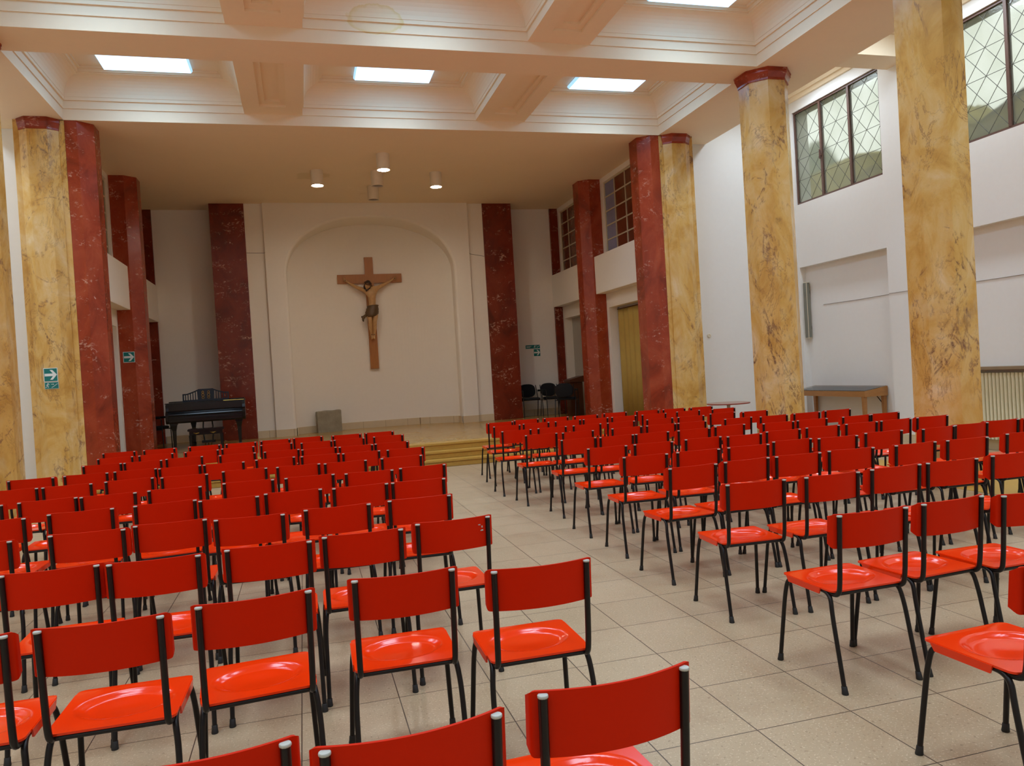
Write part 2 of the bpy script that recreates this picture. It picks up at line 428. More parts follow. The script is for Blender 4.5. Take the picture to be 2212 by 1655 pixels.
struct(mb.build('ceiling', M['ceil'], recalc=False), 'white coffered ceiling with stepped mouldings and flat stage ceiling')

# skylight lamps in the coffers
names = ['leftmost', 'middle', 'rightmost']
for k, (y0, y1) in enumerate(BAYS):
    yc = (y0+y1)/2
    for j, xc in enumerate((-1.94, 1.71, 5.36)):
        where = ['in the coffer row nearest the stage', 'in the second coffer row from the stage', 'in the third coffer row from the stage', 'in the fourth coffer row from the stage', 'in the coffer row at the rear of the hall'][k]
        t = empty('ceiling_light', (xc, yc, 6.46), 0, '%s bright rectangular ceiling light %s' % (names[j], where), 'ceiling light', 'ceiling lights in the coffers')
        h = MB(); h.box(-.60,.60,-.81,.81,-.03,.0); h.build('housing', M['white_metal'], t)
        d = MB(); d.loft([[(sx*(.62-i),sy*(.83-i),z) for sx, sy in ((-1,-1),(1,-1),(1,1),(-1,1))] for i, z in ((0,-.03),(.0,-.055),(.02,-.085),(.045,-.09))])
        o = d.build('diffuser', M['panel'], t, mats=[M['panel'], M['panel_rim']])
        for f_ in o.data.polygons: f_.material_index = 0 if f_.normal.z < -.9 else 1
        la = bpy.data.lights.new('added_downlight', 'AREA'); la.shape = 'RECTANGLE'; la.size = 1.14; la.size_y = 1.56; la.energy = DOWN; la.color = PANELCOL[:3]; la.spread = math.radians(125)  # extra area light added under the diffuser to light the floor
        lo = bpy.data.objects.new('added_downlight', la); COL.objects.link(lo); lo.parent = t; lo.location = (0,0,-.095)

for s, side in ((1,'right'),(-1,'left')):  # unseen fill lights added in both aisles to brighten the walls
    for k in range(5):
        t = empty('aisle_fill_light', (8.69 if s == 1 else mirror(8.69), 11.815-3.13*k, 6.748), 0, 'unseen fill light added in the coffer of the %s aisle, %s' % (side, ['bay nearest the stage','second bay from the stage','third bay from the stage','fourth bay from the stage','rear bay'][k]), 'ceiling light', 'unseen fill lights added in the aisles')
        h = MB(); h.box(-.22,.22,-.62,.62,-.03,0); h.build('housing', M['white_metal'], t)  # housing of the added fill light
        d = MB(); d.loft([[(sx*(.23-i),sy*(.63-i),z) for sx, sy in ((-1,-1),(1,-1),(1,1),(-1,1))] for i, z in ((0,-.03),(0,-.055),(.02,-.08))]); d.build('diffuser', M['aisle_fill_panel'], t)  # diffuser of the added fill light
        la = bpy.data.lights.new('added_downlight', 'AREA'); la.shape = 'RECTANGLE'; la.size = .4; la.size_y = 1.2; la.energy = AISLE_DOWN; la.color = PANELCOL[:3]; la.spread = math.radians(150)  # extra area light added under the aisle diffuser
        lo = bpy.data.objects.new('added_downlight', la); COL.objects.link(lo); lo.parent = t; lo.location = (0,0,-.085)

# ------------------------------------------------------------------ floors
mb = MB(); mb.box(-6.4, 10.0, -3.0, 13.6, -.2, 0)
struct(mb.build('floor', M['floor']), 'beige terrazzo tiled floor with thin dark joints')
mb = MB(); mb.box(-3.9, 7.3, 13.40, 20.2, -.1, ZS)
struct(mb.build('floor_stage', M['stagefloor']), 'polished honey coloured stage floor')
for i, (y0, y1, z) in enumerate(((12.85,13.12,.12),(13.12,13.40,.24))):
    mb = MB(); mb.box(-3.24, 6.64, y0, 13.40, z-.12+ (.001 if i else 0), z-.035)
    mb.box(-3.24, 6.64, y0-.02, 13.40, z-.035, z)
    struct(mb.build('trim_%d' % (i+1), M['step'], bevel=.006), ['lowest yellow stone step up to the stage', 'middle yellow stone step up to the stage'][i])
mb = MB(); mb.box(-3.24, 6.64, 13.38, 13.72, ZS-.035, ZS+.002); mb.box(-3.24, 6.64, 13.398, 13.5, .24, ZS-.034)
struct(mb.build('trim_3', M['step'], bevel=.005), 'top yellow stone step edge of the stage')
for i, s in enumerate((1, -1)):
    x0, x1 = (6.74, 7.75) if s == 1 else (mirror(7.75), mirror(6.74))
    mb = MB(); mb.box(x0, x1, -2.7, 12.98, -.01, .004)
    struct(mb.build('trim_%d' % (4+i), M['step']), ['yellow stone floor strip under the right row of columns', 'yellow stone floor strip under the left row of columns'][i])

# ------------------------------------------------------------------ aisle walls
BC = [11.815-3.13*k for k in range(5)]; HW = 1.155
mb = MB(); edges = [13.5]
for yc in BC:
    mb.box(WR, WR+.35, yc+HW, edges[-1], 0, 6.95)
    mb.box(WR+.13, WR+.35, yc-HW, yc+HW, 0, 3.235)
    mb.box(WR, WR+.35, yc-HW, yc+HW, 3.235, 4.45)
    mb.box(WR, WR+.35, yc-HW, yc+HW, 6.24, 6.95)
    edges.append(yc-HW)
mb.box(WR, WR+.35, -3.1, edges[-1], 0, 6.95)
struct(mb.build('wall_right', M['wall']), 'white aisle wall with recessed bays below lattice windows')
mb = MB(); mb.box(WL-.35, WL, -3.1, 13.6, 0, 6.95); struct(mb.build('wall_left', M['wall']), 'white wall of the left aisle')
mb = MB(); mb.box(-6.4, 9.9, -3.1, -2.75, 0, 6.95); struct(mb.build('wall_rear', M['wall']), 'white wall at the rear of the hall')
mb = MB(); mb.box(6.93, 9.85, 13.472, 13.75, 0, 6.95); struct(mb.build('wall_front_right', M['wall']), 'white end wall of the right aisle beside the stage')
mb = MB(); mb.box(-6.45, mirror(6.93), 13.472, 13.75, 0, 6.95); struct(mb.build('wall_front_left', M['wall']), 'white end wall of the left aisle beside the stage')
# skirting on the right wall
mb = MB()
for yc in BC: mb.box(WR+.112, WR+.131, yc-HW+.001, yc+HW-.001, 0, .14)
for a, b in zip(edges[:-1], [yc+HW for yc in BC]): mb.box(WR-.018, WR+.001, b, a-.03 if a == 13.5 else a, 0, .14)
struct(mb.build('baseboard_right', M['skirt']), 'stone skirting along the right aisle wall')

# lattice windows in the right wall
for k, yc in enumerate(BC):
    t = empty('window_%d' % (k+1), (WR+.06, yc, 4.45)); struct(t, 'lattice window of frosted glass in the right wall')
    z0, z1 = 0.004, 1.786; hw = HW-.004
    f = MB(); w = .035
    for a in ((-hw,hw,z0,z0+w),(-hw,hw,z1-w,z1),(-hw,-hw+w,z0+w,z1-w),(hw-w,hw,z0+w,z1-w)): f.box(-.03,.03,a[0],a[1],a[2],a[3])
    f.build('frame', M['frame'], t)
    for m_ in (-.385,.385):
        g = MB(); g.box(-.035,.035,m_-.025,m_+.025,z0+w,z1-w); g.build('mullion', M['frame'], t)
    if k < 2:
        g = MB(); g.box(-.065,-.03,.36,.41,.75,.79); g.box(-.075,-.055,.375,.395,.70,.87); g.build('window_latch', M['frame'], t)
    for a, b in ((-hw+w,-.41),(-.36,.36),(.41,hw-w)):
        g = MB(); g.box(-.004,.004,a,b,z0+w,z1-w); p = g.build('pane', M['frosted'], t)
        l = MB(); W = b-a; Hh = z1-z0-2*w; sx_, sz_ = .335, .40
        za = z0+w
        for d in (1,-1):
            n = 8
            for q in range(-n, n+1):
                # line z = d*(sz/sx)*(y-a) + q*sz , clipped to the pane
                pts = []
                s = d*sz_/sx_; c = q*sz_ + .02
                lo, hi = 0., W
                y_at = lambda z: (z-c)/s
                ya, yb_ = sorted((y_at(0), y_at(Hh)))
                lo, hi = max(lo, ya), min(hi, yb_)
                if hi-lo < .02: continue
                p0 = (-.006, a+lo, za+s*lo+c); p1 = (-.006, a+hi, za+s*hi+c)
                l.tube([p0, p1], .0045, 5)
        for zq in (.42,.82,1.22): l.tube([(-.006,a,za+zq),(-.006,b,za+zq)], .0045, 5)
        l.build('lattice', M['lead'], p)

# ------------------------------------------------------------------ trees and ground outside the lattice windows
mb = MB(); mb.box(9.9, 60, -30, 50, -.4, -.1); o = mb.build('ground', M['ground']); struct(o, 'paved ground outside the windows')
mb = MB(); mb.box(12.6,14.2,-6,24,-.1,6.0); bmesh.ops.subdivide_edges(mb.bm, edges=mb.bm.edges, cuts=40, use_grid_fill=True)
rnd = random.Random(3)
for v in mb.bm.verts:
    p = v.co; k = .22*math.sin(2.1*p.y)*math.sin(3.3*p.z+p.x)+.14*math.sin(5.7*p.y+1.3)+rnd.uniform(-.08,.08)
    if p.z > .2: p.z += k*(p.z/6); p.x += k*.5
hd = mb.build('hedge', M['leaf'], smooth=True); tag(hd, 'tall olive green hedge blurred behind the lattice windows', 'hedge')
for i, (x, y, r_, h_) in enumerate(((17.5,23.2,2.1,6.4),(18.6,30.0,2.2,6.4))):
    mb = MB(); bmesh.ops.create_icosphere(mb.bm, subdivisions=4, radius=1)
    ph = [rnd.uniform(0,6) for _ in range(4)]
    for v in mb.bm.verts:
        p = v.co; k = 1+.13*math.sin(5*p.x+ph[0])*math.sin(6*p.y+ph[1])+.09*math.sin(11*p.z+ph[2]+7*p.x)+.05*math.sin(19*p.y+ph[3])
        v.co = Vector((p.x*r_*k, p.y*r_*k, p.z*h_*.5*k))
    t = empty('tree', (x, y, -.1), 0, ['grey green tree outside, blurred behind the far panes of the lattice window', 'grey green tree outside, farther along beyond the hedge'][i], 'tree', 'trees outside the windows')
    o = mb.build('crown', M['leaf2'], t, smooth=True); o.location = (0,0,2.0+h_*.5)
    s = MB(); s.tube([(0,0,0),(0.05,0,1.5),(0,.05,3.2)], [.16,.12,.1]); s.build('trunk', M['brownwood'], t)

# ------------------------------------------------------------------ yellow marble columns
def octa(cx, cy, flat_, sq=1):
    r = flat_/2/math.cos(PI/8)
    return [(cx+r*math.cos(PI/8+PI/4*k), cy+r*math.sin(PI/8+PI/4*k)*sq) for k in range(8)]
capprof = [(.66,5.590),(.69,5.592),(.69,5.62),(.705,5.64),(.745,5.69),(.762,5.70),(.762,5.735),(.775,5.735),(.775,5.758)]
ordn = ['nearest the stage', 'second from the stage', 'third from the stage', 'at the rear of the hall']
for s, side in ((1,'right'),(-1,'left')):
    for k in range(4):
        cx = 6.955 if s == 1 else mirror(6.955); cy = 10.14-3.13*k
        t = empty('marble_column', (cx, cy, 0), 0, 'free-standing octagonal yellow marble column on the %s side, %s' % (side, ordn[k]), 'column', 'free-standing yellow marble columns')
        m_ = MB(); m_.loft([[(x,y,z) for x,y in octa(0,0,.66)] for z in (0,5.592)]); m_.build('shaft', M['yellow'], t)
        m_ = MB(); m_.loft([[(x,y,z) for x,y in octa(0,0,f)] for f, z in capprof]); m_.build('capital', M['red'], t)
    # half column against the yellow jamb beside the stage
    x0, x1 = (6.64, 7.33) if s == 1 else (mirror(7.33), mirror(6.64)); xm = (x0+x1)/2
    t = empty('marble_pilaster', (xm, 13.0, 0), 0, 'yellow marble half column on a flat panel at the %s edge of the stage' % side, 'column', 'yellow marble pilasters at the stage edge')
    m_ = MB(); m_.box(x0-xm, x1-xm, 0, .47, 0, H-.002); m_.build('backing_panel', M['yellow'], t)
    half = lambda w, d: [(-w/2,.01),(-w/2,-d*.18),(-w*.26,-d),(w*.26,-d),(w/2,-d*.18),(w/2,.01)]
    m_ = MB(); m_.prism(half(.53,.11), 0, 5.6); m_.build('shaft', M['yellow'], t)
    m_ = MB(); m_.loft([[(x,y,z) for x,y in half(.53+(f-.66)*.45, .11+(f-.66)*.45)] for f, z in capprof]); m_.build('capital', M['red'], t)

# ------------------------------------------------------------------ red marble pillars of the stage
def pillar_poly(y0): return [(6.637 if y0 < 14 else 6.735,y0),(6.47,y0),(6.27,y0+.165),(6.27,y0+.5),(6.47,y0+.665),(6.637 if y0 < 14 else 6.735,y0+.665)]
for s, side in ((1,'right'),(-1,'left')):
    for y0, nm, zb in ((13.0, 'front', 0), (16.16, 'middle', ZS)):
        P_ = [(x if s == 1 else mirror(x), y) for x, y in pillar_poly(y0)]
        cx = sum(p[0] for p in P_)/6; cy = y0+.33
        t = MB(); t.prism([(x-cx, y-cy) for x, y in P_], 0, H-.002-zb)
        o = t.build('marble_pillar', M['red']); o.location = (cx, cy, zb)
        tag(o, {'front':'red marble pillar at the front edge of the stage, %s side' , 'middle':'red marble pillar halfway along the %s side wall of the stage'}[nm] % side, 'pillar', 'red marble pillars of the stage')
    a, b = sorted((6.52 if s == 1 else mirror(6.52), 6.735 if s == 1 else mirror(6.735)))
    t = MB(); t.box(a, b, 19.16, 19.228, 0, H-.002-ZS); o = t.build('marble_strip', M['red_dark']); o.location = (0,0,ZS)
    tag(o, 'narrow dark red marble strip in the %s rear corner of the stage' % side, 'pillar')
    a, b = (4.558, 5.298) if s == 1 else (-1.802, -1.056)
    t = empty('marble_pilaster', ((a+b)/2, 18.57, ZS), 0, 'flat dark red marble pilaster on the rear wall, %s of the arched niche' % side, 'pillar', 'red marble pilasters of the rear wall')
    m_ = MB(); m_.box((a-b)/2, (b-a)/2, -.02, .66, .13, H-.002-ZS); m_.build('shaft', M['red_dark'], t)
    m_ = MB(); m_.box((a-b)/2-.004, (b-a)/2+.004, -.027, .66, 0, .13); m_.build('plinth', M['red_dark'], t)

# ------------------------------------------------------------------ rear wall of the stage with the arched niche
NX, NW, ZSP, ZAP = 1.78, 1.97, 4.10, 5.42
def niche_y(x): return 18.84+.56*max(0, 1-abs((x-NX)/NW)**3)
def arch_z(x):
    u = max(-1, min(1, (x-NX)/NW)); return ZSP+(ZAP-ZSP)*(1-abs(u)**2.25)**(1/2.1)
for nm, xa, xb in (('left', -3.6, -1.0), ('right', 4.5, 7.0)):
    mb = MB(); mb.box(xa, xb, 19.232, 19.6, 0, H+.1)
    struct(mb.build('wall_back_'+nm, M['stagewall']), 'cream rear wall of the stage, %s of the niche' % nm)
mb = MB()
mb.box(-1.0, 4.5, 19.56, 19.7, 0, H+.1)
mb.box(-1.054, -.645, 18.57, 19.23, 0, H+.02); mb.box(4.16, 4.556, 18.57, 19.23, 0, H+.02)
yf = 18.485; rb = .06
mb.box(-.645, NX-NW-rb, yf, 19.23, 0, H+.02); mb.box(NX+NW+rb, 4.16, yf, 19.23, 0, H+.02)
N_ = 64
xs = [NX-NW*math.cos(PI*i/N_) for i in range(N_+1)]
# section rings through the reveal, offset outward for the rounded front edge
def arch_pt(i, out):
    x = xs[i]; z = arch_z(x)
    x2 = xs[min(N_, i+1)]; x1 = xs[max(0, i-1)]
    tx, tz = x2-x1, arch_z(x2)-arch_z(x1)
    L = math.hypot(tx, tz) or 1
    nx, nz = -tz/L, tx/L
    return x+nx*out, z+nz*out
outl = [(NX-NW, ZS-.1, -1)]
rows_ = []
for out, y in ((rb, yf), (rb*.55, yf+rb*.12), (rb*.2, yf+rb*.4), (0, yf+rb), (0, None)):
    row = [(NX-NW-out, yf if y is None else y, 0)]
    r = [(NX-NW-out, (y if y is not None else niche_y(NX-NW)), ZS-.1)]
    for i in range(N_+1):
        x, z = arch_pt(i, out) if 0 < i < N_ else ((NX-NW-out, ZSP) if i == 0 else (NX+NW+out, ZSP))
        r.append((x, (y if y is not None else niche_y(x)), z))
    r.append((NX+NW+out, (y if y is not None else niche_y(NX+NW)), ZS-.1))
    rows_.append(r)
V = [[mb.bm.verts.new(p) for p in r] for r in rows_]
nsm = []
for a, b in zip(V[:-1], V[1:]):
    for i in range(len(a)-1): nsm.append(mb.bm.faces.new((a[i], a[i+1], b[i+1], b[i])))
# front face above the arch
for i in range(N_+2):
    a, b = rows_[0][i], rows_[0][i+1]
    if i == 0 or i == N_+1: continue
    mb.face([(a[0],yf,a[2]),(b[0],yf,b[2]),(b[0],yf,H+.02),(a[0],yf,H+.02)])
# curved back of the niche
for i in range(N_):
    a, b = xs[i], xs[i+1]
    nsm.append(mb.face([(a,niche_y(a),0),(b,niche_y(b),0),(b,niche_y(b),arch_z(b)),(a,niche_y(a),arch_z(a))]))
for f_ in nsm: f_.smooth = True
struct(mb.build('wall_back_niche', M['stagewall']), 'cream rear wall of the stage with a wide arched niche')
# stone skirting following the rear wall
mb = MB()
def skirt(path):
    for (xa,ya),(xb,yb) in zip(path[:-1], path[1:]):
        d = Vector((xb-xa, yb-ya, 0)).normalized(); n = Vector((d.y, -d.x, 0))*.018
        q = [(xa+n.x,ya+n.y),(xb+n.x,yb+n.y),(xb,yb),(xa,ya)]
        mb.prism(q, ZS, ZS+.165)
skirt([(-3.1,19.23),(-1.80,19.23)]); skirt([(5.298,19.23),(6.52,19.23)])
skirt([(-1.056,18.57),(-.645,18.57)]); skirt([(4.16,18.57),(4.558,18.57)])
skirt([(-.645,yf),(NX-NW,yf)]); skirt([(NX+NW,yf),(4.16,yf)])
skirt([(NX-NW+.018,yf),(NX-NW+.018,niche_y(NX-NW))]); skirt([(NX+NW-.018,niche_y(NX+NW)),(NX+NW-.018,yf)])
skirt([(x, niche_y(x)) for x in xs[::2]])
struct(mb.build('baseboard_stage', M['skirt']), 'cream stone skirting along the rear wall of the stage')

# ------------------------------------------------------------------ side walls of the stage, windows, doors, parapets
for s, side in ((1,'right'),(-1,'left')):
    fx = (lambda x: x) if s == 1 else mirror
    def bx(mb, xa, xb, *r): a, b = sorted((fx(xa), fx(xb))); mb.box(a, b, *r)
    mb = MB()
    bx(mb, 6.639, 6.95, 13.471, 13.62, 0, H+.02)
    for y0, y1 in ((16.04,16.9),(19.06,19.4)): bx(mb, 6.74, 6.95, y0, y1, 0, H+.02)
    for y0, y1 in ((13.62,16.04),(16.9,19.06)):
        bx(mb, 6.74, 6.95, y0, y1, 2.857, 3.55); bx(mb, 6.74, 6.95, y0, y1, 5.645, H+.02)
    bx(mb, 6.99, 7.1, 13.76, 19.4, 0, H+.02)
    struct(mb.build('wall_stage_'+side, M['stagewall']), 'cream %s side wall of the stage' % side)
    for k, (y0, y1) in enumerate(((13.67,16.19),(16.83,19.228))):
        m_ = MB(); bx(m_, 6.5, 6.738, y0, y1, 3.173, 4.01)
        o = m_.build('balcony_parapet', M['stagewall'], bevel=.004)
        tag(o, 'white box-shaped balcony parapet on the %s stage wall, %s' % (side, 'nearer the hall' if k == 0 else 'in the rear corner'), 'balcony', 'balcony parapets of the stage')
    for k, (y0, y1) in enumerate(((13.62,16.04),(16.9,19.06))):
        n = 6+k+(0 if s == 1 else 2)
        t = empty('window_%d' % n, (fx(6.80), (y0+y1)/2, 3.55)); struct(t, 'gridded inner window above the %s balcony parapet' % side)
        hw = (y1-y0)/2; nc = 4 if k else 5; nr = 6; z1 = 2.095
        f = MB(); bar = .028
        cw = (2*hw-bar)/(4.3 if k == 0 else 4)
        ysg = [hw-bar/2-cw*i for i in range(0, 6) if hw-bar/2-cw*i > -hw+.02]+[-hw+bar/2]
        zg = [z1-bar/2-.318*i for i in range(7)]+[bar/2]
        for yv in ysg: f.box(-.022,.022,yv-bar/2,yv+bar/2,0,z1)
        for zv in zg: f.box(-.017,.017,-hw,hw,zv-bar/2,zv+bar/2)
        f.build('frame', M['cream'], t)
        rr_ = random.Random(n)
        for i in range(len(ysg)-1):
            a, b = ysg[i+1], ysg[i]
            if s == 1: mm = M['pane_sky_light'] if (k == 0 and i == 0) or (k == 1 and i in (2,3)) else M['pane_red_reflection']
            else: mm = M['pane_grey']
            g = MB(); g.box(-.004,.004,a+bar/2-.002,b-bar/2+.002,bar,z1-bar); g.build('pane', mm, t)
# curtain in the near right opening
t = empty('curtain', (6.93, 14.83, ZS), 0, 'yellow curtain closing the doorway between the two right red pillars', 'curtain')
m_ = MB(); pts = []
for i in range(121):
    u = i/120; y = -1.19+2.37*u
    pts.append((.018*math.sin(u*58)+.010*math.sin(u*23+1), y))
R0 = [[(x*(.6+.4*w)-.0, y, z) for x, y in pts] for z, w in ((.02,1.2),(1.2,1),(2.2,.8),(2.43,.5))]
for a, b in zip(R0[:-1], R0[1:]):
    for i in range(120): m_.face([a[i], a[i+1], b[i+1], b[i]])
bmesh.ops.remove_doubles(m_.bm, verts=m_.bm.verts, dist=1e-5)
o = m_.build('cloth', M['curtain'], t, smooth=True); sm = o.modifiers.new('solid', 'SOLIDIFY'); sm.thickness = .004
m_ = MB(); m_.tube([(0,-1.19,2.445),(0,1.19,2.445)], .012, 8); m_.build('curtain_rail', M['brownwood'], t)
# doors
def door(n, x, y0, y1, z1, face, handle_y, label):
    t = empty('door_%d' % n, (x, (y0+y1)/2, ZS)); struct(t, label); hw = (y1-y0)/2
    m_ = MB(); m_.box(-.02,.02,-hw+.003,hw-.003,.003,z1-ZS-.003); d_ = m_.build('door_leaf', M['door'], t)
    m_ = MB(); xx = -.02*face
    m_.box(*sorted((xx, xx-.012*face)), handle_y-.03, handle_y+.03, .98, 1.16); m_.tube([(xx-.012*face,handle_y,1.1),(xx-.05*face,handle_y,1.1),(xx-.05*face,handle_y-.1,1.1)], .009, 8); m_.build('door_handle', M['steel'], d_)
door(1, 6.965, 16.9, 19.06, 2.857, 1, .35, 'pale grey door in the rear right side of the stage')
door(2, mirror(6.965), 13.62, 16.04, 2.857, -1, -.3, 'pale door behind the front left red pillar')
door(3, mirror(6.965), 16.9, 19.06, 2.857, -1, -.3, 'pale door in the rear left side of the stage')
CHAIR_ROWS = {
  'L1': [(-0.263, 1.657, 0.0), (0.179, 1.600, 4.6), (0.666, 1.676, 2.4)],
  'L2': [(-1.144, 2.766, 0.0), (-0.685, 2.766, -1.3), (-0.208, 2.825, 5.0), (0.323, 2.893, -0.9), (0.826, 2.770, -0.6)],
  'L3': [(-1.104, 3.728, 1.3), (-0.683, 3.703, -1.2), (-0.198, 3.734, -0.2), (0.238, 3.781, -0.5), (0.697, 3.857, 1.0)],
  'L4': [(-1.732, 4.628, 0.0), (-1.185, 4.657, -3.3), (-0.770, 4.703, -0.1), (-0.338, 4.614, -4.5), (0.155, 4.659, -0.2), (0.648, 4.685, -0.9)],
  'L5': [(-1.928, 5.472, 0.0), (-1.437, 5.540, 2.9), (-0.933, 5.562, 4.5), (-0.525, 5.478, -4.3), (-0.108, 5.531, -1.6), (0.348, 5.484, 0.5), (0.756, 5.473, -2.3)],
  'L6': [(-2.325, 6.290, 0.0), (-1.855, 6.332, 3.4), (-1.447, 6.316, -0.4), (-0.991, 6.339, -2.5), (-0.457, 6.367, -3.4), (0.010, 6.349, -0.5), (0.475, 6.281, -2.7), (0.915, 6.324, 1.5)],
  'L7': [(-2.388, 7.265, 0.0), (-1.973, 7.255, -0.5), (-1.499, 7.295, 2.2), (-1.045, 7.227, -1.8), (-0.549, 7.298, -0.5), (-0.083, 7.271, -1.0), (0.337, 7.220, 1.1), (0.855, 7.235, 0.8)],
  'L8': [(-2.507, 8.121, 1.5), (-2.047, 8.145, -0.3), (-1.618, 8.165, -0.8), (-1.210, 8.115, 0.7), (-0.800, 8.099, -0.3), (-0.314, 8.169, 0.2), (0.131, 8.127, -0.3), (0.542, 8.070, -0.1), (0.996, 8.048, -1.4)],
  'L9': [(-2.133, 9.135, -0.1), (-1.725, 9.108, -0.1), (-1.317, 9.188, -0.3), (-0.750, 9.093, 1.1), (-0.273, 9.076, -1.2), (0.136, 8.956, 0.0), (0.544, 8.905, 0.2), (0.952, 8.940, 1.2)],
  'L10': [(-2.189, 9.995, 0.9), (-1.746, 10.000, -0.5), (-1.229, 9.982, 0.6), (-0.821, 10.075, 0.7), (-0.366, 10.147, -0.1), (0.125, 9.991, 0.0), (0.533, 10.042, 0.9), (1.034, 10.064, 0.8)],
  'L11': [(-2.336, 10.880, -0.2), (-1.855, 10.882, -0.6), (-1.299, 10.868, -0.5), (-0.841, 10.851, -0.6), (-0.403, 10.926, -0.6), (0.024, 10.975, -0.3), (0.546, 10.860, -0.6), (0.996, 10.869, -0.0)],
  'R1': [(2.415, 1.965, 2.5)],
  'R2': [(2.485, 2.958, 0.6), (2.965, 2.984, 4.0), (3.404, 2.939, 0.0)],
  'R3': [(2.548, 3.995, -3.8), (3.058, 3.969, -0.2), (3.548, 3.998, 1.5), (3.982, 3.997, -2.8), (4.510, 4.016, 0.0)],
  'R4': [(2.606, 4.858, 2.6), (3.064, 4.904, 3.8), (3.499, 4.911, -0.6), (3.964, 4.914, -5.2), (4.518, 4.873, 0.8), (4.997, 4.858, -2.8), (5.622, 4.902, 0.0)],
  'R5': [(2.625, 5.673, -3.0), (3.096, 5.668, -2.9), (3.560, 5.663, -1.7), (4.063, 5.777, -1.2), (4.471, 5.703, -4.3), (5.007, 5.768, -3.8), (5.546, 5.700, 3.9), (5.954, 5.737, 0.0), (6.362, 5.784, -2.9), (6.770, 5.737, 0.0)],
  'R6': [(2.638, 6.508, -1.7), (3.096, 6.501, -3.2), (3.632, 6.541, 0.4), (4.040, 6.484, 2.3), (4.536, 6.584, -1.3), (5.024, 6.627, -2.0), (5.495, 6.635, -0.5), (5.931, 6.648, 0.1), (6.390, 6.643, -3.1)],
  'R7': [(2.727, 7.501, -2.2), (3.136, 7.456, -0.6), (3.544, 7.460, -1.3), (4.034, 7.455, 0.2), (4.526, 7.547, 2.2), (5.048, 7.408, -2.3), (5.495, 7.424, -2.3), (6.060, 7.394, 1.3), (6.468, 7.414, -1.9)],
  'R8': [(2.606, 8.408, -0.5), (3.035, 8.354, -1.2), (3.649, 8.356, -0.3), (4.093, 8.357, -1.2), (4.501, 8.357, 0.4), (5.146, 8.377, 0.9), (5.597, 8.301, -1.6), (6.086, 8.320, 0.5), (6.573, 8.358, -0.4)],
  'R9': [(2.542, 9.236, -1.1), (3.019, 9.256, -0.4), (3.492, 9.256, -1.1), (3.956, 9.238, -1.1), (4.520, 9.260, 0.8), (4.964, 9.235, -1.1), (5.522, 9.378, -1.1), (5.930, 9.222, -1.2)],
  'R10': [(2.662, 10.154, 0.5), (3.112, 10.253, 0.4), (3.575, 10.229, 0.3), (3.990, 10.218, 0.1), (4.423, 10.212, -0.3), (4.892, 10.200, -0.7), (5.477, 10.266, 0.5), (6.023, 10.194, -0.8)],
  'R11': [(2.770, 10.929, 0.3), (3.217, 11.097, 0.1), (3.684, 11.069, -0.6), (4.144, 10.999, 0.6), (4.672, 11.117, -0.6), (5.183, 11.028, -0.6), (5.605, 10.960, -0.5), (6.046, 10.887, 0.1)],
}
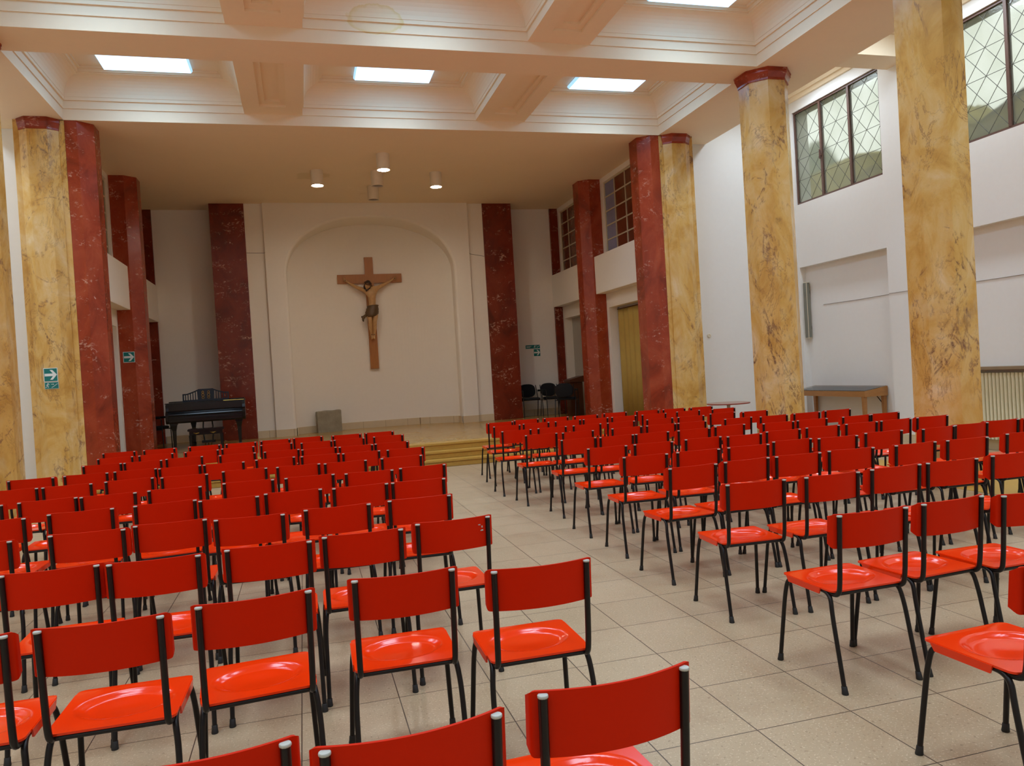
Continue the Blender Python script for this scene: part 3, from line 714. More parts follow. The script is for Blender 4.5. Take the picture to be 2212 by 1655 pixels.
# ------------------------------------------------------------------ red stacking chair
def make_chair():
    root = empty('stacking_chair', (0,0,0))
    # seat: rounded sheet with a pressed oval dish and folded side flanges
    mb = MB(); hx, y0, y1, r = .2, .052, .437, .030; nx, ny = 44, 42
    def pos(i, j):
        x = -hx+2*hx*i/nx; y = y0+(y1-y0)*j/ny
        cx = max(-hx+r, min(hx-r, x)); cy = max(y0+r, min(y1-r, y))
        dx, dy = x-cx, y-cy
        if abs(dx) > 1e-9 and abs(dy) > 1e-9:
            m = max(abs(dx), abs(dy)); L = math.hypot(dx, dy); k = m/L
            dx *= k; dy *= k
        x, y = cx+dx, cy+dy
        e = math.hypot(x/.152, (y-.245)/.118)
        z = .452
        if e < 1.12:
            t = max(0, min(1, (1.12-e)/.30)); z -= .015*(t*t*(3-2*t))
            t2 = max(0, min(1, (.82-e)/.82)); z -= .004*t2*t2*(3-2*t2)
        if y > .40: z -= .25*((y-.40))**2/.037*.3
        return (x, y, z)
    top = [[mb.bm.verts.new(pos(i,j)) for i in range(nx+1)] for j in range(ny+1)]
    bot = [[mb.bm.verts.new((v.co.x, v.co.y, v.co.z-.008)) for v in row] for row in top]
    for j in range(ny):
        for i in range(nx):
            mb.bm.faces.new((top[j][i], top[j][i+1], top[j+1][i+1], top[j+1][i]))
            mb.bm.faces.new((bot[j][i], bot[j+1][i], bot[j+1][i+1], bot[j][i+1]))
    edge = [(0,i) for i in range(nx)]+[(j,nx) for j in range(ny)]+[(ny,i) for i in range(nx,0,-1)]+[(j,0) for j in range(ny,0,-1)]
    for a, b in zip(edge, edge[1:]+edge[:1]):
        mb.bm.faces.new((top[a[0]][a[1]], bot[a[0]][a[1]], bot[b[0]][b[1]], top[b[0]][b[1]]))
    for s in (-1, 1):
        poly = [(.135,.450),(.145,.420),(.375,.420),(.395,.450)]
        mb.prism_x(poly, s*.2005-.004, s*.2005+.003)
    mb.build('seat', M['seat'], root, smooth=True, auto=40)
    # backrest: curved panel bulging to the rear between the posts, edges folded forward
    lean = lambda z: (.81-z)*.07
    prof = [(-.2095,.050),(-.2095,.030),(-.2080,.020),(-.204,.0158),(-.197,.0135)]
    for i in range(1, 20):
        x = -.197+.394*i/20; prof.append((x, -.026+.0395*(x/.197)**2))
    prof += [(.197,.0135),(.204,.0158),(.2080,.020),(.2095,.030),(.2095,.050)]
    mb = MB(); zs = [.655,.658,.665,.70,.74,.78,.805,.812,.815]
    n = len(prof)
    def off(i, th):
        a = Vector(prof[max(0,i-1)]); b = Vector(prof[min(n-1,i+1)]); t = (b-a).normalized(); nn = Vector((-t.y, t.x))
        p = Vector(prof[i])+nn*th
        return p
    outer = []; inner = []
    for z in zs:
        ro = []; ri = []
        for i in range(n):
            p = Vector(prof[i]); q = off(i, .008)
            zz_ = .735+(z-.735)*(1-(.24,.11,.045,.015,.0)[min(i, n-1-i, 4)])          # rounded outer corners
            ro.append(mb.bm.verts.new((p.x, p.y+lean(z), zz_))); ri.append(mb.bm.verts.new((q.x, q.y+lean(z), zz_)))
        outer.append(ro); inner.append(ri)
    for k in range(len(zs)-1):
        for i in range(n-1):
            mb.bm.faces.new((outer[k][i], outer[k][i+1], outer[k+1][i+1], outer[k+1][i]))
            mb.bm.faces.new((inner[k][i], inner[k+1][i], inner[k+1][i+1], inner[k][i+1]))
        for i in (0, n-1): mb.bm.faces.new((outer[k][i], outer[k+1][i], inner[k+1][i], inner[k][i]))
    for k in (0, len(zs)-1):
        for i in range(n-1): mb.bm.faces.new((outer[k][i], inner[k][i], inner[k][i+1], outer[k][i+1]))
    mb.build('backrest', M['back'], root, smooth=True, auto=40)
    for s in (-1, 1):
        mb = MB(); P_ = smooth_path([(s*.1825,0,.806),(s*.181,.022,.50),(s*.180,.034,.434),(s*.180,.10,.431)], .045, 6)
        mb.tube(P_, .0115, 10); post = mb.build('post', M['tube'], root, smooth=True, auto=60)
        mb = MB(); mb.lathe([(.0118,.803),(.0130,.804),(.0130,.8085),(.0120,.8100),(.004,.8104)], s*.1825, 0, 12)
        mb.build('post_cap', M['cap'], post, smooth=True, auto=50)
        mb = MB(); mb.tube([(s*.184,.34,.436),(s*.184,.155,.436)], .0095, 8); mb.build('side_rail', M['tube'], root, smooth=True, auto=60)
        for P_, nm in (([(s*.218,.455,.012),(s*.201,.412,.355),(s*.189,.395,.436),(s*.184,.30,.436)], 'front'), ([(s*.206,-.004,.012),(s*.202,.060,.345),(s*.190,.082,.436),(s*.184,.19,.436)], 'rear')):
            mb = MB(); q = smooth_path(P_, .075, 7); mb.tube(q, .0107, 10); leg = mb.build('leg', M['tube'], root, smooth=True, auto=60)
            x, y = P_[0][0], P_[0][1]; d = (Vector(P_[1])-Vector(P_[0])); d /= d.z
            mb = MB(); mb.loft([[(x+d.x*(z-.012)+rr*math.cos(2*PI*k/12), y+d.y*(z-.012)+rr*math.sin(2*PI*k/12), z) for k in range(12)] for rr, z in ((.0145,.0005),(.0155,.004),(.0138,.016),(.0128,.034),(.0115,.036))])
            mb.build('rubber_foot', M['rubber'], leg, smooth=True, auto=50)
    mb = MB(); mb.tube([(-.180,.062,.434),(.180,.062,.434)], .0095, 8); mb.build('cross_bar', M['tube'], root, smooth=True, auto=60)
    mb = MB(); mb.tube([(-.186,.385,.434),(.186,.385,.434)], .0085, 8); mb.build('cross_bar', M['tube'], root, smooth=True, auto=60)
    return root
def snap(o): return (o, [snap(c) for c in o.children])
def dup(tree, parent=None):
    o, ch = tree; c = o.copy(); COL.objects.link(c)
    if parent: c.parent = parent
    for t in ch: dup(t, c)
    return c
NUM = ['', 'first', 'second', 'third', 'fourth', 'fifth', 'sixth', 'seventh', 'eighth', 'ninth', 'tenth', 'eleventh']
proto = make_chair(); tree = snap(proto); used = False
for key, row in CHAIR_ROWS.items():
    left = key[0] == 'L'; n = int(key[1:])
    seq = list(reversed(row)) if left else row
    for i, (x, y, a) in enumerate(seq):
        c = dup(tree) if used else proto
        used = True
        c.location = (x, y, 0); c.rotation_euler = (0, 0, math.radians(a))
        rown = 'nearest row' if n == 1 else ('row nearest the stage' if n == 11 else NUM[n]+' row from the camera')
        if len(seq) == 1: lab = 'red stacking chair standing alone nearest the camera, right of the aisle'
        elif n == 11: lab = 'red stacking chair %s of the aisle, row nearest the stage, %s' % ('left' if left else 'right', 'beside the aisle' if i == 0 else NUM[i+1]+' from the aisle')
        else: lab = 'red stacking chair %s of the aisle, %s, %s' % ('left' if left else 'right', rown, 'beside the aisle' if i == 0 else NUM[i+1]+' from the aisle')
        tag(c, lab, 'chair', 'red stacking chairs in rows')
        if key == 'L3' and i == 0:
            c['label'] = 'red stacking chair beside the aisle, left block, third row, with pale scuffs on its backrest'
            mb = MB()
            for (sx, sz, w, hgt, rot) in ((.135,.772,.012,.004,.5),(.150,.760,.006,.010,.2),(.150,.742,.011,.007,.3),(.143,.740,.006,.003,0)):
                yy = -.027+.0395*(sx/.197)**2+(.81-sz)*.07
                mb.box(sx-w/2, sx+w/2, yy-.0012, yy+.002, sz-hgt/2, sz+hgt/2)
            mb.build('scuff_mark', M['cap'], c)['label'] = 'pale scuffs on the backrest'

# ------------------------------------------------------------------ stage ceiling lamps
for k, (x, y, on, lab) in enumerate(((1.71,14.49,1,'white cylinder ceiling lamp nearest the hall, lit'),(.53,15.69,1,'leftmost white cylinder ceiling lamp over the stage'),(1.71,15.70,0,'middle white cylinder ceiling lamp of the cross of five'),(2.92,15.74,1,'rightmost white cylinder ceiling lamp over the stage'),(1.74,16.91,0,'white cylinder ceiling lamp nearest the crucifix'))):
    t = empty('cylinder_lamp', (x, y, H+.003), 0, lab, 'lamp', 'cylinder lamps of the stage ceiling')
    mb = MB(); mb.lathe([(.10,0),(.122,-.004),(.122,-.30),(.114,-.302),(.112,-.285),(.09,-.27)], n=28, cap=False)
    mb.build('shade', M['white_metal'], t, smooth=True, auto=40)
    mb = MB(); mb.lathe([(.108,-.272),(.106,-.286),(.06,-.293),(.01,-.295)], n=24); mb.build('diffuser', M['lamp_on'] if on else M['lamp_off'], t, smooth=True, auto=40)

# ------------------------------------------------------------------ crucifix
t = empty('crucifix', (1.766, 19.40, 1.826), 0, 'large wooden crucifix with carved hanging figure on the niche wall', 'crucifix')
Z0 = 1.826
mb = MB(); mb.box(-.103,.103,-.085,0,0,2.772); mb.build('cross_upright', M['crosswood'], t, bevel=.004)
mb = MB(); mb.box(-.785,.797,-.088,-.004,3.957-Z0,4.176-Z0); mb.build('cross_arm', M['crosswood'], t, bevel=.004)
mb = MB(); mb.box(-.05,.05,-.004,.05,2.0,2.1); mb.build('wall_bracket', M['darkmetal'], t)
def skinned(name, chains, m, parent, sub=2, scale=1.0):
    """chains: lists of (x,y,z,r); shared points weld into one skeleton"""
    me = bpy.data.meshes.new(name); vs = []; es = []; rad = []; key = {}
    for ch in chains:
        prev = None
        for (x, y, z, rx, *ry) in ch:
            k = (round(x,4), round(y,4), round(z,4))
            if k not in key: key[k] = len(vs); vs.append((x,y,z)); rad.append((rx, ry[0] if ry else rx))
            if prev is not None: es.append((prev, key[k]))
            prev = key[k]
    me.from_pydata(vs, es, [])
    o = bpy.data.objects.new(name, me); COL.objects.link(o)
    o.modifiers.new('skin', 'SKIN').use_smooth_shade = True
    for i, rr_ in enumerate(rad):
        me.skin_vertices[0].data[i].radius = (rr_[0]*scale, rr_[1]*scale)
        me.skin_vertices[0].data[i].use_root = (i == 0)
    s = o.modifiers.new('sub', 'SUBSURF'); s.levels = s.render_levels = sub
    dg = bpy.context.evaluated_depsgraph_get()
    ev = o.evaluated_get(dg); nm = bpy.data.meshes.new_from_object(ev)
    o.modifiers.clear(); o.data = nm; nm.name = name
    nm.materials.clear(); nm.materials.append(m)
    nm.polygons.foreach_set('use_smooth', [True]*len(nm.polygons))
    o.parent = parent
    return o
zz = lambda z: z-Z0
fy = -.20                                                       # body plane in front of the cross
pel = (.000, fy, zz(3.255), .085, .075); wai = (.022, fy-.005, zz(3.37), .078, .066); abd = (.022, fy-.01, zz(3.48), .088, .072)
che = (.014, fy-.025, zz(3.63), .112, .085); uch = (.006, fy-.02, zz(3.735), .098, .075); nck = (-.018, fy-.045, zz(3.815), .040, .042)
chains = [[pel, wai, abd, che, uch, nck, (-.045, fy-.085, zz(3.86), .045, .050)]]
def hand(sx, w, h):
    # palm and five curled fingers on the cross arm
    wx, wz = w; px_, pz = h
    out = []
    d = Vector((px_-wx, 0, pz-wz)).normalized(); up_ = Vector((0,0,1))
    palm = (wx+(px_-wx)*.45, fy+.085, wz+(pz-wz)*.45, .030, .016)
    ch = [(wx, fy+.075, wz, .022, .020), palm, (px_-d.x*.01, fy+.085, pz, .032, .014)]
    out.append(ch)
    for q in range(4):
        o_ = (q-1.5)*.019; base = Vector((px_, fy+.085, pz))+up_*o_
        L = (.042,.052,.056,.046)[q]
        tip1 = base+d*L*.55+Vector((0,-.012,0))+up_*o_*.25; tip2 = base+d*L+Vector((0,-.035,0))+up_*o_*.35
        out.append([(px_-d.x*.01, fy+.085, pz, .032, .014), (*base, .0095), (*tip1, .0088), (*tip2, .0075)])
    th0 = Vector(palm[:3])+up_*.022; 
    out.append([palm, (*(th0+d*.012+Vector((0,-.008,0))), .010), (*(th0+d*.045+up_*.012+Vector((0,-.02,0))), .0085)])
    return out
for s, sh, el, wr, hd in ((-1, (-.135,3.762), (-.355,3.862), (-.540,3.985), (-.600,4.030)), (1, (.142,3.805), (.350,3.905), (.555,4.014), (.615,4.050))):
    chains.append([uch, (sh[0], fy-.005, zz(sh[1]), .052, .050), ((sh[0]*.55+el[0]*.45), fy+.005, zz((sh[1]*.55+el[1]*.45)-.004), .044, .040), (el[0], fy+.035, zz(el[1]), .034, .032), (el[0]*.6+wr[0]*.4, fy+.05, zz(el[1]*.6+wr[1]*.4), .035, .031), (wr[0], fy+.075, zz(wr[1]), .022, .020)])
    chains += hand(s, (wr[0], zz(wr[1])), (hd[0], zz(hd[1])))
for s, hp, kn, ca, an, ft in ((-1, (-.062,3.19), (-.055,3.01), (-.056,2.87), (-.040,2.685), (-.034,2.56)), (1, (.068,3.19), (.038,2.995), (.040,2.86), (.020,2.68), (.012,2.56))):
    chains.append([pel, (hp[0], fy-.01, zz(hp[1]), .076, .076), (hp[0]*.5+kn[0]*.5+s*.016, fy-.06, zz(hp[1]*.5+kn[1]*.5), .056, .056), (kn[0]+s*.006, fy-.10, zz(kn[1]), .040, .042), (ca[0]+s*.004, fy-.045, zz(ca[1]), .039, .044), (an[0]+s*.002, fy+.02, zz(an[1]), .023, .027), (an[0]*.4+ft[0]*.6, fy-.005, zz(an[1]*.4+ft[1]*.6), .026, .022), (ft[0]+s*.004, fy-.03, zz(ft[1]-.01), .026, .014)])
fig = skinned('figure', chains, M['flesh'], t, 2, 1.28); fig['label'] = 'carved and painted hanging figure'
# head with face, sunk onto the right shoulder
hc = Vector((-.082, fy-.125, zz(3.868)))
mb = MB(); bmesh.ops.create_icosphere(mb.bm, subdivisions=4, radius=1)
for v in mb.bm.verts:
    p = v.co.copy(); x, y, z = p.x*.066, p.y*.084, p.z*.100
    if z < 0: x *= 1-.32*(-p.z)**1.5; y *= 1-.12*(-p.z)
    g = lambda cx, cz, s_: math.exp(-((p.x-cx)**2+(p.z-cz)**2)/s_) if p.y < 0 else 0
    y -= .022*g(0,-.12,.02)+.012*g(0,.08,.02)+.007*g(0,-.48,.03)+.010*g(0,-.85,.05)     # nose, lips, chin
    y += .012*g(.36,.12,.03)+.012*g(-.36,.12,.03)                                        # eye sockets
    v.co = Vector((x, y, z))
rotm = Matrix.Rotation(math.radians(14), 3, 'Y') @ Matrix.Rotation(math.radians(24), 3, 'X')
for v in mb.bm.verts: v.co = rotm @ v.co + hc
head = mb.build('head', M['flesh'], fig, smooth=True)
def blob(name, m, parent, chs, sub=2): return skinned(name, chs, m, parent, sub)
hp = lambda x, y, z: tuple(rotm @ Vector((x, y, z)) + hc)
mb = MB(); bmesh.ops.create_icosphere(mb.bm, subdivisions=4, radius=1)
for v in mb.bm.verts:
    p = v.co.copy(); back = .5+.5*max(-1, min(1, (p.y+.15)/.5)); wv = 1+.05*math.sin(26*p.x+9*p.z)+.04*math.sin(21*p.z+14*p.y)
    x, y, z = p.x*.082*wv, p.y*.100*wv+.022, p.z*.112*wv+.012
    if p.z < -.2: x *= 1.10; z -= .05*back
    if p.y < -.1 and p.z < .45: y = max(y, -.030+.03*(1-abs(p.x)))        # open in front for the face
    v.co = rotm @ Vector((x, y, z)) + hc
mb.build('hair', M['hair'], fig, smooth=True)
blob('beard', M['hair'], fig, [[(*hp(-.045,-.035,-.050), .012), (*hp(-.028,-.066,-.085), .016), (*hp(0,-.078,-.105), .018), (*hp(.028,-.066,-.085), .016), (*hp(.045,-.035,-.050), .012)], [(*hp(0,-.078,-.105), .018), (*hp(0,-.07,-.135), .012)]])
mb = MB()
for w_ in range(3):
    P_ = [hp((.086+.006*math.sin(9*a+w_*2))*math.cos(a), .012+(.104+.006*math.cos(8*a+w_))*math.sin(a), .052+.012*math.sin(5*a+w_*2.1)) for a in [2*PI*k/40 for k in range(41)]]
    mb.tube(P_, .007, 6)
mb.build('thorn_crown', M['brownwood'], fig, smooth=True)
# loincloth wrapped round the hips with a knotted flying end
mb = MB(); rings = []
for k, (z, cx, rx, ry) in enumerate(((3.385,.024,.105,.090),(3.37,.024,.112,.098),(3.34,.022,.106,.094),(3.31,.012,.116,.104),(3.27,.004,.122,.110),(3.22,.0,.128,.116),(3.17,-.004,.120,.118),(3.13,-.012,.104,.116),(3.10,-.02,.088,.112))):
    rings.append([(cx+1.27*rx*(1+.05*math.sin(7*a+z*60))*math.cos(a), fy-.014-(.02 if z < 3.2 else 0)+1.25*ry*(1+.05*math.sin(9*a+z*90))*math.sin(a), zz(z)+.012*math.cos(a+.5)) for a in [2*PI*q/40 for q in range(40)]])
mb.loft(rings); cl = mb.build('loincloth', M['cloth'], fig, smooth=True)
blob('cloth_knot', M['cloth'], cl, [[(-.11,fy-.02,zz(3.20),.040,.035), (-.165,fy-.03,zz(3.14),.045,.03), (-.215,fy-.03,zz(3.10),.045,.028), (-.235,fy-.02,zz(3.03),.035,.022), (-.215,fy-.02,zz(2.99),.018)], [(-.215,fy-.03,zz(3.10),.045,.028), (-.275,fy-.02,zz(3.12),.018)]])
for x, z, y in ((-.60,4.03,fy+.06),(.615,4.05,fy+.06),(-.04,2.665,fy-.02),(.018,2.665,fy-.02)):
    mb = MB(); mb.tube([(x,y+.03,zz(z)),(x,y-.02,zz(z))], [.007,.012], 8); mb.build('nail', M['blood'], fig)

# ------------------------------------------------------------------ stone block in the niche
mb = MB(); mb.box(-.285,.285,-.17,.17,0,.515); bmesh.ops.subdivide_edges(mb.bm, edges=mb.bm.edges, cuts=14, use_grid_fill=True)
rnd = random.Random(5)
for v in mb.bm.verts:
    n_ = .006*math.sin(23*v.co.x+5*v.co.z)+.006*math.sin(31*v.co.z+11*v.co.y)+rnd.uniform(-.003,.003)
    ex = (abs(v.co.x) > .28)+(abs(v.co.y) > .165)+(v.co.z > .51)
    v.co.x *= 1-.012*max(0,ex-1)+n_*.4; v.co.y *= 1+n_-.03*max(0,ex-1)
    if v.co.z > .01: v.co.z += n_*.7-.010*max(0,ex-1)+.02*(v.co.x*.8)*(v.co.z > .4)
o = mb.build('stone_block', M['stone'], smooth=True, auto=50); o.location = (.56, 19.02, ZS); o.rotation_euler = (0,0,math.radians(6))
tag(o, 'rough grey stone block on the stage floor in front of the niche', 'block')

# ------------------------------------------------------------------ grand piano
pn = empty('grand_piano', (-1.92, 16.62, ZS), math.radians(3), 'black grand piano on the left of the stage', 'piano')
prof_ = [(.10,.935),(.10,.80),(.07,.775),(.015,.752),(-.02,.735),(-.03,.715),(-.02,.695),(.0,.688),(.0,.668),(-.018,.66),(-.018,.635),(.0,.628),(.0,.575),(.02,.545),(.30,.545),(.30,.935)]
mb = MB(); mb.prism_x(prof_, -.70, .70); mb.build('keyboard_front', M['gloss_black'], pn, bevel=.004)
for s in (-1,1):
    mb = MB(); cheek = [(.30,.545),(.02,.545),(-.03,.60),(-.035,.70),(.0,.76),(.06,.80),(.085,.86),(.09,.935),(.30,.935)]
    mb.prism_x(cheek, *sorted((s*.70, s*.755))); mb.build('cheek', M['gloss_black'], pn, bevel=.006)
out_ = [(-.755,.25)]+[(.755,.25),(.755,.75)]
for k in range(1, 13):
    a = k/12; out_.append((.755-1.0*(a*a*(3-2*a))*.88, .75+.85*a))
out_ += [(-.30,1.66),(-.5,1.70),(-.66,1.66),(-.74,1.55),(-.755,1.4)]
mb = MB(); mb.prism(out_, .60, .935); mb.build('case', M['gloss_black'], pn, smooth=True, auto=30)
lid = [(x*1.015, y if y > .3 else .12) for x, y in out_]
mb = MB(); mb.prism(lid, .937, .957); mb.build('lid', M['gloss_black'], pn, smooth=True, auto=30)
mb = MB(); mb.prism([(x, y) for x, y in [(-.74,.62),(.74,.62)]+[p for p in lid if p[1] > .62 and p[0] < .75][0:]], .958, .978); mb.build('lid_flap', M['gloss_black'], pn, smooth=True, auto=30)
mb = MB(); mb.tube([(.34,.125,.950),(.74,.125,.950)], .008, 8); mb.build('lid_hinge', M['brass'], pn)
# music desk with openwork sides
yD = lambda z: .30+.20*(z-.96)
def desk_quad(mb, pts): 
    mb.loft([[(x, yD(z)+d, z) for x, z in pts] for d in (0,.018)])
ds = MB(); desk_quad(ds, [(-.155,.965),(.155,.965),(.165,1.19),(.14,1.215),(-.14,1.215),(-.165,1.19)])
desk = ds.build('music_desk', M['piano_blue'], pn)
for s in (-1,1):
    g = MB()
    topz = lambda x: 1.205-.075*min(1, max(0, (abs(x)-.16)/.20))**.8
    xs_ = [.155+.285*k/10 for k in range(11)]
    desk_quad(g, [(s*x, topz(x)) for x in xs_]+[(s*x, topz(x)-.028) for x in reversed(xs_)])
    desk_quad(g, [(s*.155,.962),(s*.44,.962),(s*.44,1.0),(s*.155,1.0)])
    desk_quad(g, [(s*.418,.962),(s*.445,.962),(s*.445,topz(.44)),(s*.418,topz(.44))])
    for k in range(5):
        x = .19+.047*k; desk_quad(g, [(s*x,.99),(s*(x+.018),.99),(s*(x+.018),topz(x)-.01),(s*x,topz(x)-.01)])
    g.build('openwork', M['piano_blue'], desk)
    g = MB()
    for zz_, rr_ in ((1.035,.026),(1.09,.030),(1.145,.024)):
        g.tube([(s*.055+rr_*.75*math.cos(a), yD(zz_+rr_*math.sin(a))-.003, zz_+rr_*math.sin(a)) for a in [2*PI*k/20 for k in range(21)]], .0045, 6)
    g.build('inlay', M['brass'], desk)
for x, y in ((-.62,.13),(.62,.13),(-.35,1.42)):
    mb = MB(); mb.loft([[(x+w*a, y+w*b, z) for a, b in ((-1,-1),(1,-1),(1,1),(-1,1))] for w, z in ((.030,0),(.034,.05),(.026,.07),(.040,.40),(.060,.50),(.060,.515),(.075,.52),(.075,.605 if y > .3 else .56))])
    mb.build('leg', M['gloss_black'], pn, bevel=.004)
mb = MB()
for x in (-.08,.08): mb.tube([(x,.42,.60),(x*1.25,.40,.35),(x,.38,.14)], .014, 8)
mb.box(-.13,.13,.30,.44,.10,.15); ly = mb.build('pedal_lyre', M['gloss_black'], pn)
for x in (-.06,0,.06):
    mb = MB(); mb.tube([(x,.32,.10),(x,.24,.085),(x,.20,.05)], [.008,.012,.016], 8); mb.build('pedal', M['brass'], ly)
# piano bench
bn = empty('piano_bench', (-1.86, 15.98, ZS), math.radians(3), 'black wooden piano bench in front of the grand piano', 'bench')
mb = MB(); mb.box(-.33,.33,-.16,.16,.405,.45); mb.build('seat', M['gloss_black'], bn, bevel=.01)
mb = MB(); mb.box(-.30,.30,-.14,.14,.33,.404); mb.build('apron', M['gloss_black'], bn, bevel=.004)
for x in (-.28,.28):
    for y in (-.12,.12):
        mb = MB(); mb.loft([[(x+w*a, y+w*b, z) for a, b in ((-1,-1),(1,-1),(1,1),(-1,1))] for w, z in ((.018,0),(.028,.331))]); mb.build('leg', M['gloss_black'], bn)
for x in (-.17,.13):
    mb = MB(); mb.tube([(x-.05,-.145,.375),(x,-.165,.36),(x+.05,-.145,.372)], .010, 8); mb.build('handle', M['brass'], bn, smooth=True)  # brass bars standing in for reflections below the bench seat

# ------------------------------------------------------------------ black visitor chairs on the stage
def visitor_chair():
    r = empty('visitor_chair', (0,0,0))
    def pad(w, d, th, n=40, ex=3.2):
        f = []
        for k, (s_, o_) in enumerate(((.86,0),(.96,.15),(1,.4),(1,.6),(.96,.85),(.86,1))):
            f.append([(w/2*s_*math.copysign(abs(math.cos(a))**(2/ex), math.cos(a)), d/2*s_*math.copysign(abs(math.sin(a))**(2/ex), math.sin(a)), th*o_) for a in [2*PI*q/n for q in range(n)]])
        return f
    mb = MB(); mb.loft(pad(.47,.46,.065)); 
    for v in mb.bm.verts: v.co.z += .425+.02*(v.co.y < -.1)*0
    mb.build('seat', M['fabric'], r, smooth=True, auto=50)
    mb = MB(); mb.loft(pad(.44,.34,.05, ex=2.7))
    for v in mb.bm.verts:
        x, y, z = v.co; v.co = Vector((x, .235+z+.10*(y+.17)-.25*x*x*.6, .665+y))
    mb.build('backrest', M['fabric'], r, smooth=True, auto=50)
    for s in (-1,1):
        mb = MB(); mb.tube(smooth_path([(s*.25,-.22,.0),(s*.25,-.20,.655),(s*.25,.16,.645)], .05), .011, 8); mb.build('leg', M['darkmetal'], r, smooth=True, auto=60)
        mb = MB(); mb.tube(smooth_path([(s*.25,.27,.0),(s*.25,.16,.43),(s*.23,.262,.80)], .05), .011, 8); mb.build('leg', M['darkmetal'], r, smooth=True, auto=60)
        mb = MB(); mb.box(*sorted((s*.225,s*.275)),-.19,.12,.655,.685); mb.build('armrest', M['darkmetal'], r, bevel=.01)
        mb = MB(); mb.tube([(s*.25,-.21,.42),(s*.25,.165,.42)], .010, 8); mb.tube([(s*.25,0,.42),(s*.15,0,.428)], .010, 8); mb.build('side_rail', M['darkmetal'], r, smooth=True, auto=60)
    return r
vp = visitor_chair(); vt = snap(vp)
for k, (x, y, a, lab) in enumerate(((5.60,18.80,0,'black padded armchair on the stage, next to the right marble pilaster'),(6.17,18.72,4,'black padded armchair on the stage, under the green exit signs'),(6.16,17.62,150,'black padded armchair on the stage seen from behind, beside the right red pillar'),(-3.0,17.42,80,'black padded armchair on the stage, left of the grand piano'))):
    c = vp if k == 0 else dup(vt)
    c.location = (x, y, ZS); c.rotation_euler = (0,0,math.radians(a)); tag(c, lab, 'chair', 'black padded armchairs on the stage')
t = empty('lectern', (6.52, 18.02, ZS), 0, 'small brown wooden lectern with slanted top beside the grey door', 'lectern')
mb = MB(); mb.box(-.16,.16,-.17,.17,0,.83); mb.build('body', M['brownwood'], t, bevel=.005)
mb = MB(); mb.prism_y([(-.19,.832),(.19,.832),(.19,.985),(-.19,.90)], -.22, .22); mb.build('slanted_top', M['brownwood'], t, bevel=.005)

# ------------------------------------------------------------------ display case in the right aisle
t = empty('display_table', (9.37, 11.885, 0), 0, 'wooden display case table with glass top in the wall recess', 'display case')
L_ = .965; D0, D1 = -.235, .235
mb = MB()
for y0, y1 in ((-L_,-L_+.025),(L_-.025,L_)): mb.prism_y([(D0,.76),(D1,.76),(D1,.925),(D0,.855)], y0, y1)
mb.box(D0,D0+.025,-L_+.0251,L_-.0251,.76,.855); mb.box(D1-.025,D1,-L_+.0251,L_-.0251,.76,.925)
mb.box(D0+.0251,D1-.0251,-L_+.0251,L_-.0251,.765,.785); mb.build('case', M['tablewood'], t)
mb = MB(); mb.box(D0+.026,D1-.026,-L_+.026,L_-.026,.786,.800); mb.build('lining', M['felt'], t)
mb = MB(); mb.prism_y([(D0+.012,.8592),(D1-.012,.9222),(D1-.012,.9282),(D0+.012,.8652)], -L_+.012, L_-.012); mb.build('glass_top', M['glass'], t)
for x in (D0+.035,D1-.035):
    for y in (-L_+.06,L_-.06):
        mb = MB(); mb.loft([[(x+w*a, y+w*b*1.1, z) for a, b in ((-1,-1),(1,-1),(1,1),(-1,1))] for w, z in ((.018,0),(.030,.759))]); mb.build('leg', M['tablewood'], t)
mb = MB(); mb.tube([(D1-.035,-L_+.09,.62),(D1-.06,-L_+.2,.755)], .008, 6); mb.build('brace', M['darkmetal'], t)
mb = MB(); mb.box(-.11,.11,-.15,.15,0,.002); o = mb.build('paper_sheet', M['paper']); o.location = (9.33, 12.05, .801); o.rotation_euler = (0,0,.25)
tag(o, 'white paper sheet lying inside the glass display case', 'paper')
# column loudspeaker in the recess
t = empty('column_speaker', (9.63, 12.895, 1.85), 0, 'slim grey column loudspeaker on the wall above the display case', 'loudspeaker')
mb = MB(); mb.box(-.095,-.02,-.045,.045,0,1.09); mb.build('cabinet', M['white_metal'], t, bevel=.004)
mb = MB(); mb.box(-.101,-.0955,-.041,.041,.012,1.078); mb.box(-.085,-.028,-.0515,-.0455,.012,1.078); mb.build('grille', M['speaker'], t)
for z in (.2,.9):
    mb = MB(); mb.box(-.02,0,-.02,.02,z-.03,z+.03); mb.build('bracket', M['darkmetal'], t)
# radiator under its shelf
t = empty('radiator', (9.555, 8.70, 0), 0, 'cream ribbed radiator under the shelf in the right wall recess', 'radiator')
sec = None
for k in range(33):
    y = -.99+.0615*k
    if sec is None:
        mb = MB()
        for y_, in ((0,),): mb.loft([[(x*1.0, y_+(.021*b), z) for x, b in ((-.05,-.55),(-.035,-1),(.035,-1),(.05,-.55),(.05,.55),(.035,1),(-.035,1),(-.05,.55))] for z in (.16,1.12)])
        for z in (.20,1.07): mb.tube([(0,-.031,z),(0,.031,z)], .024, 10)
        sec = mb.build('radiator_section', M['radiator'], t, bevel=.003)
        sec.location = (0,y,0)
    else:
        c = sec.copy(); COL.objects.link(c); c.location = (0,y,0)
for y in (-.9,.9):
    mb = MB(); mb.box(-.03,.03,y-.012,y+.012,0,.162); mb.build('foot', M['radiator'], t)
mb = MB(); mb.box(-.115,.070,-1.13,1.13,0,.045); o = mb.build('radiator_shelf', M['shelf'], bevel=.004); o.location = (9.555,8.685,1.165)
tag(o, 'beige shelf board above the cream radiator', 'shelf')
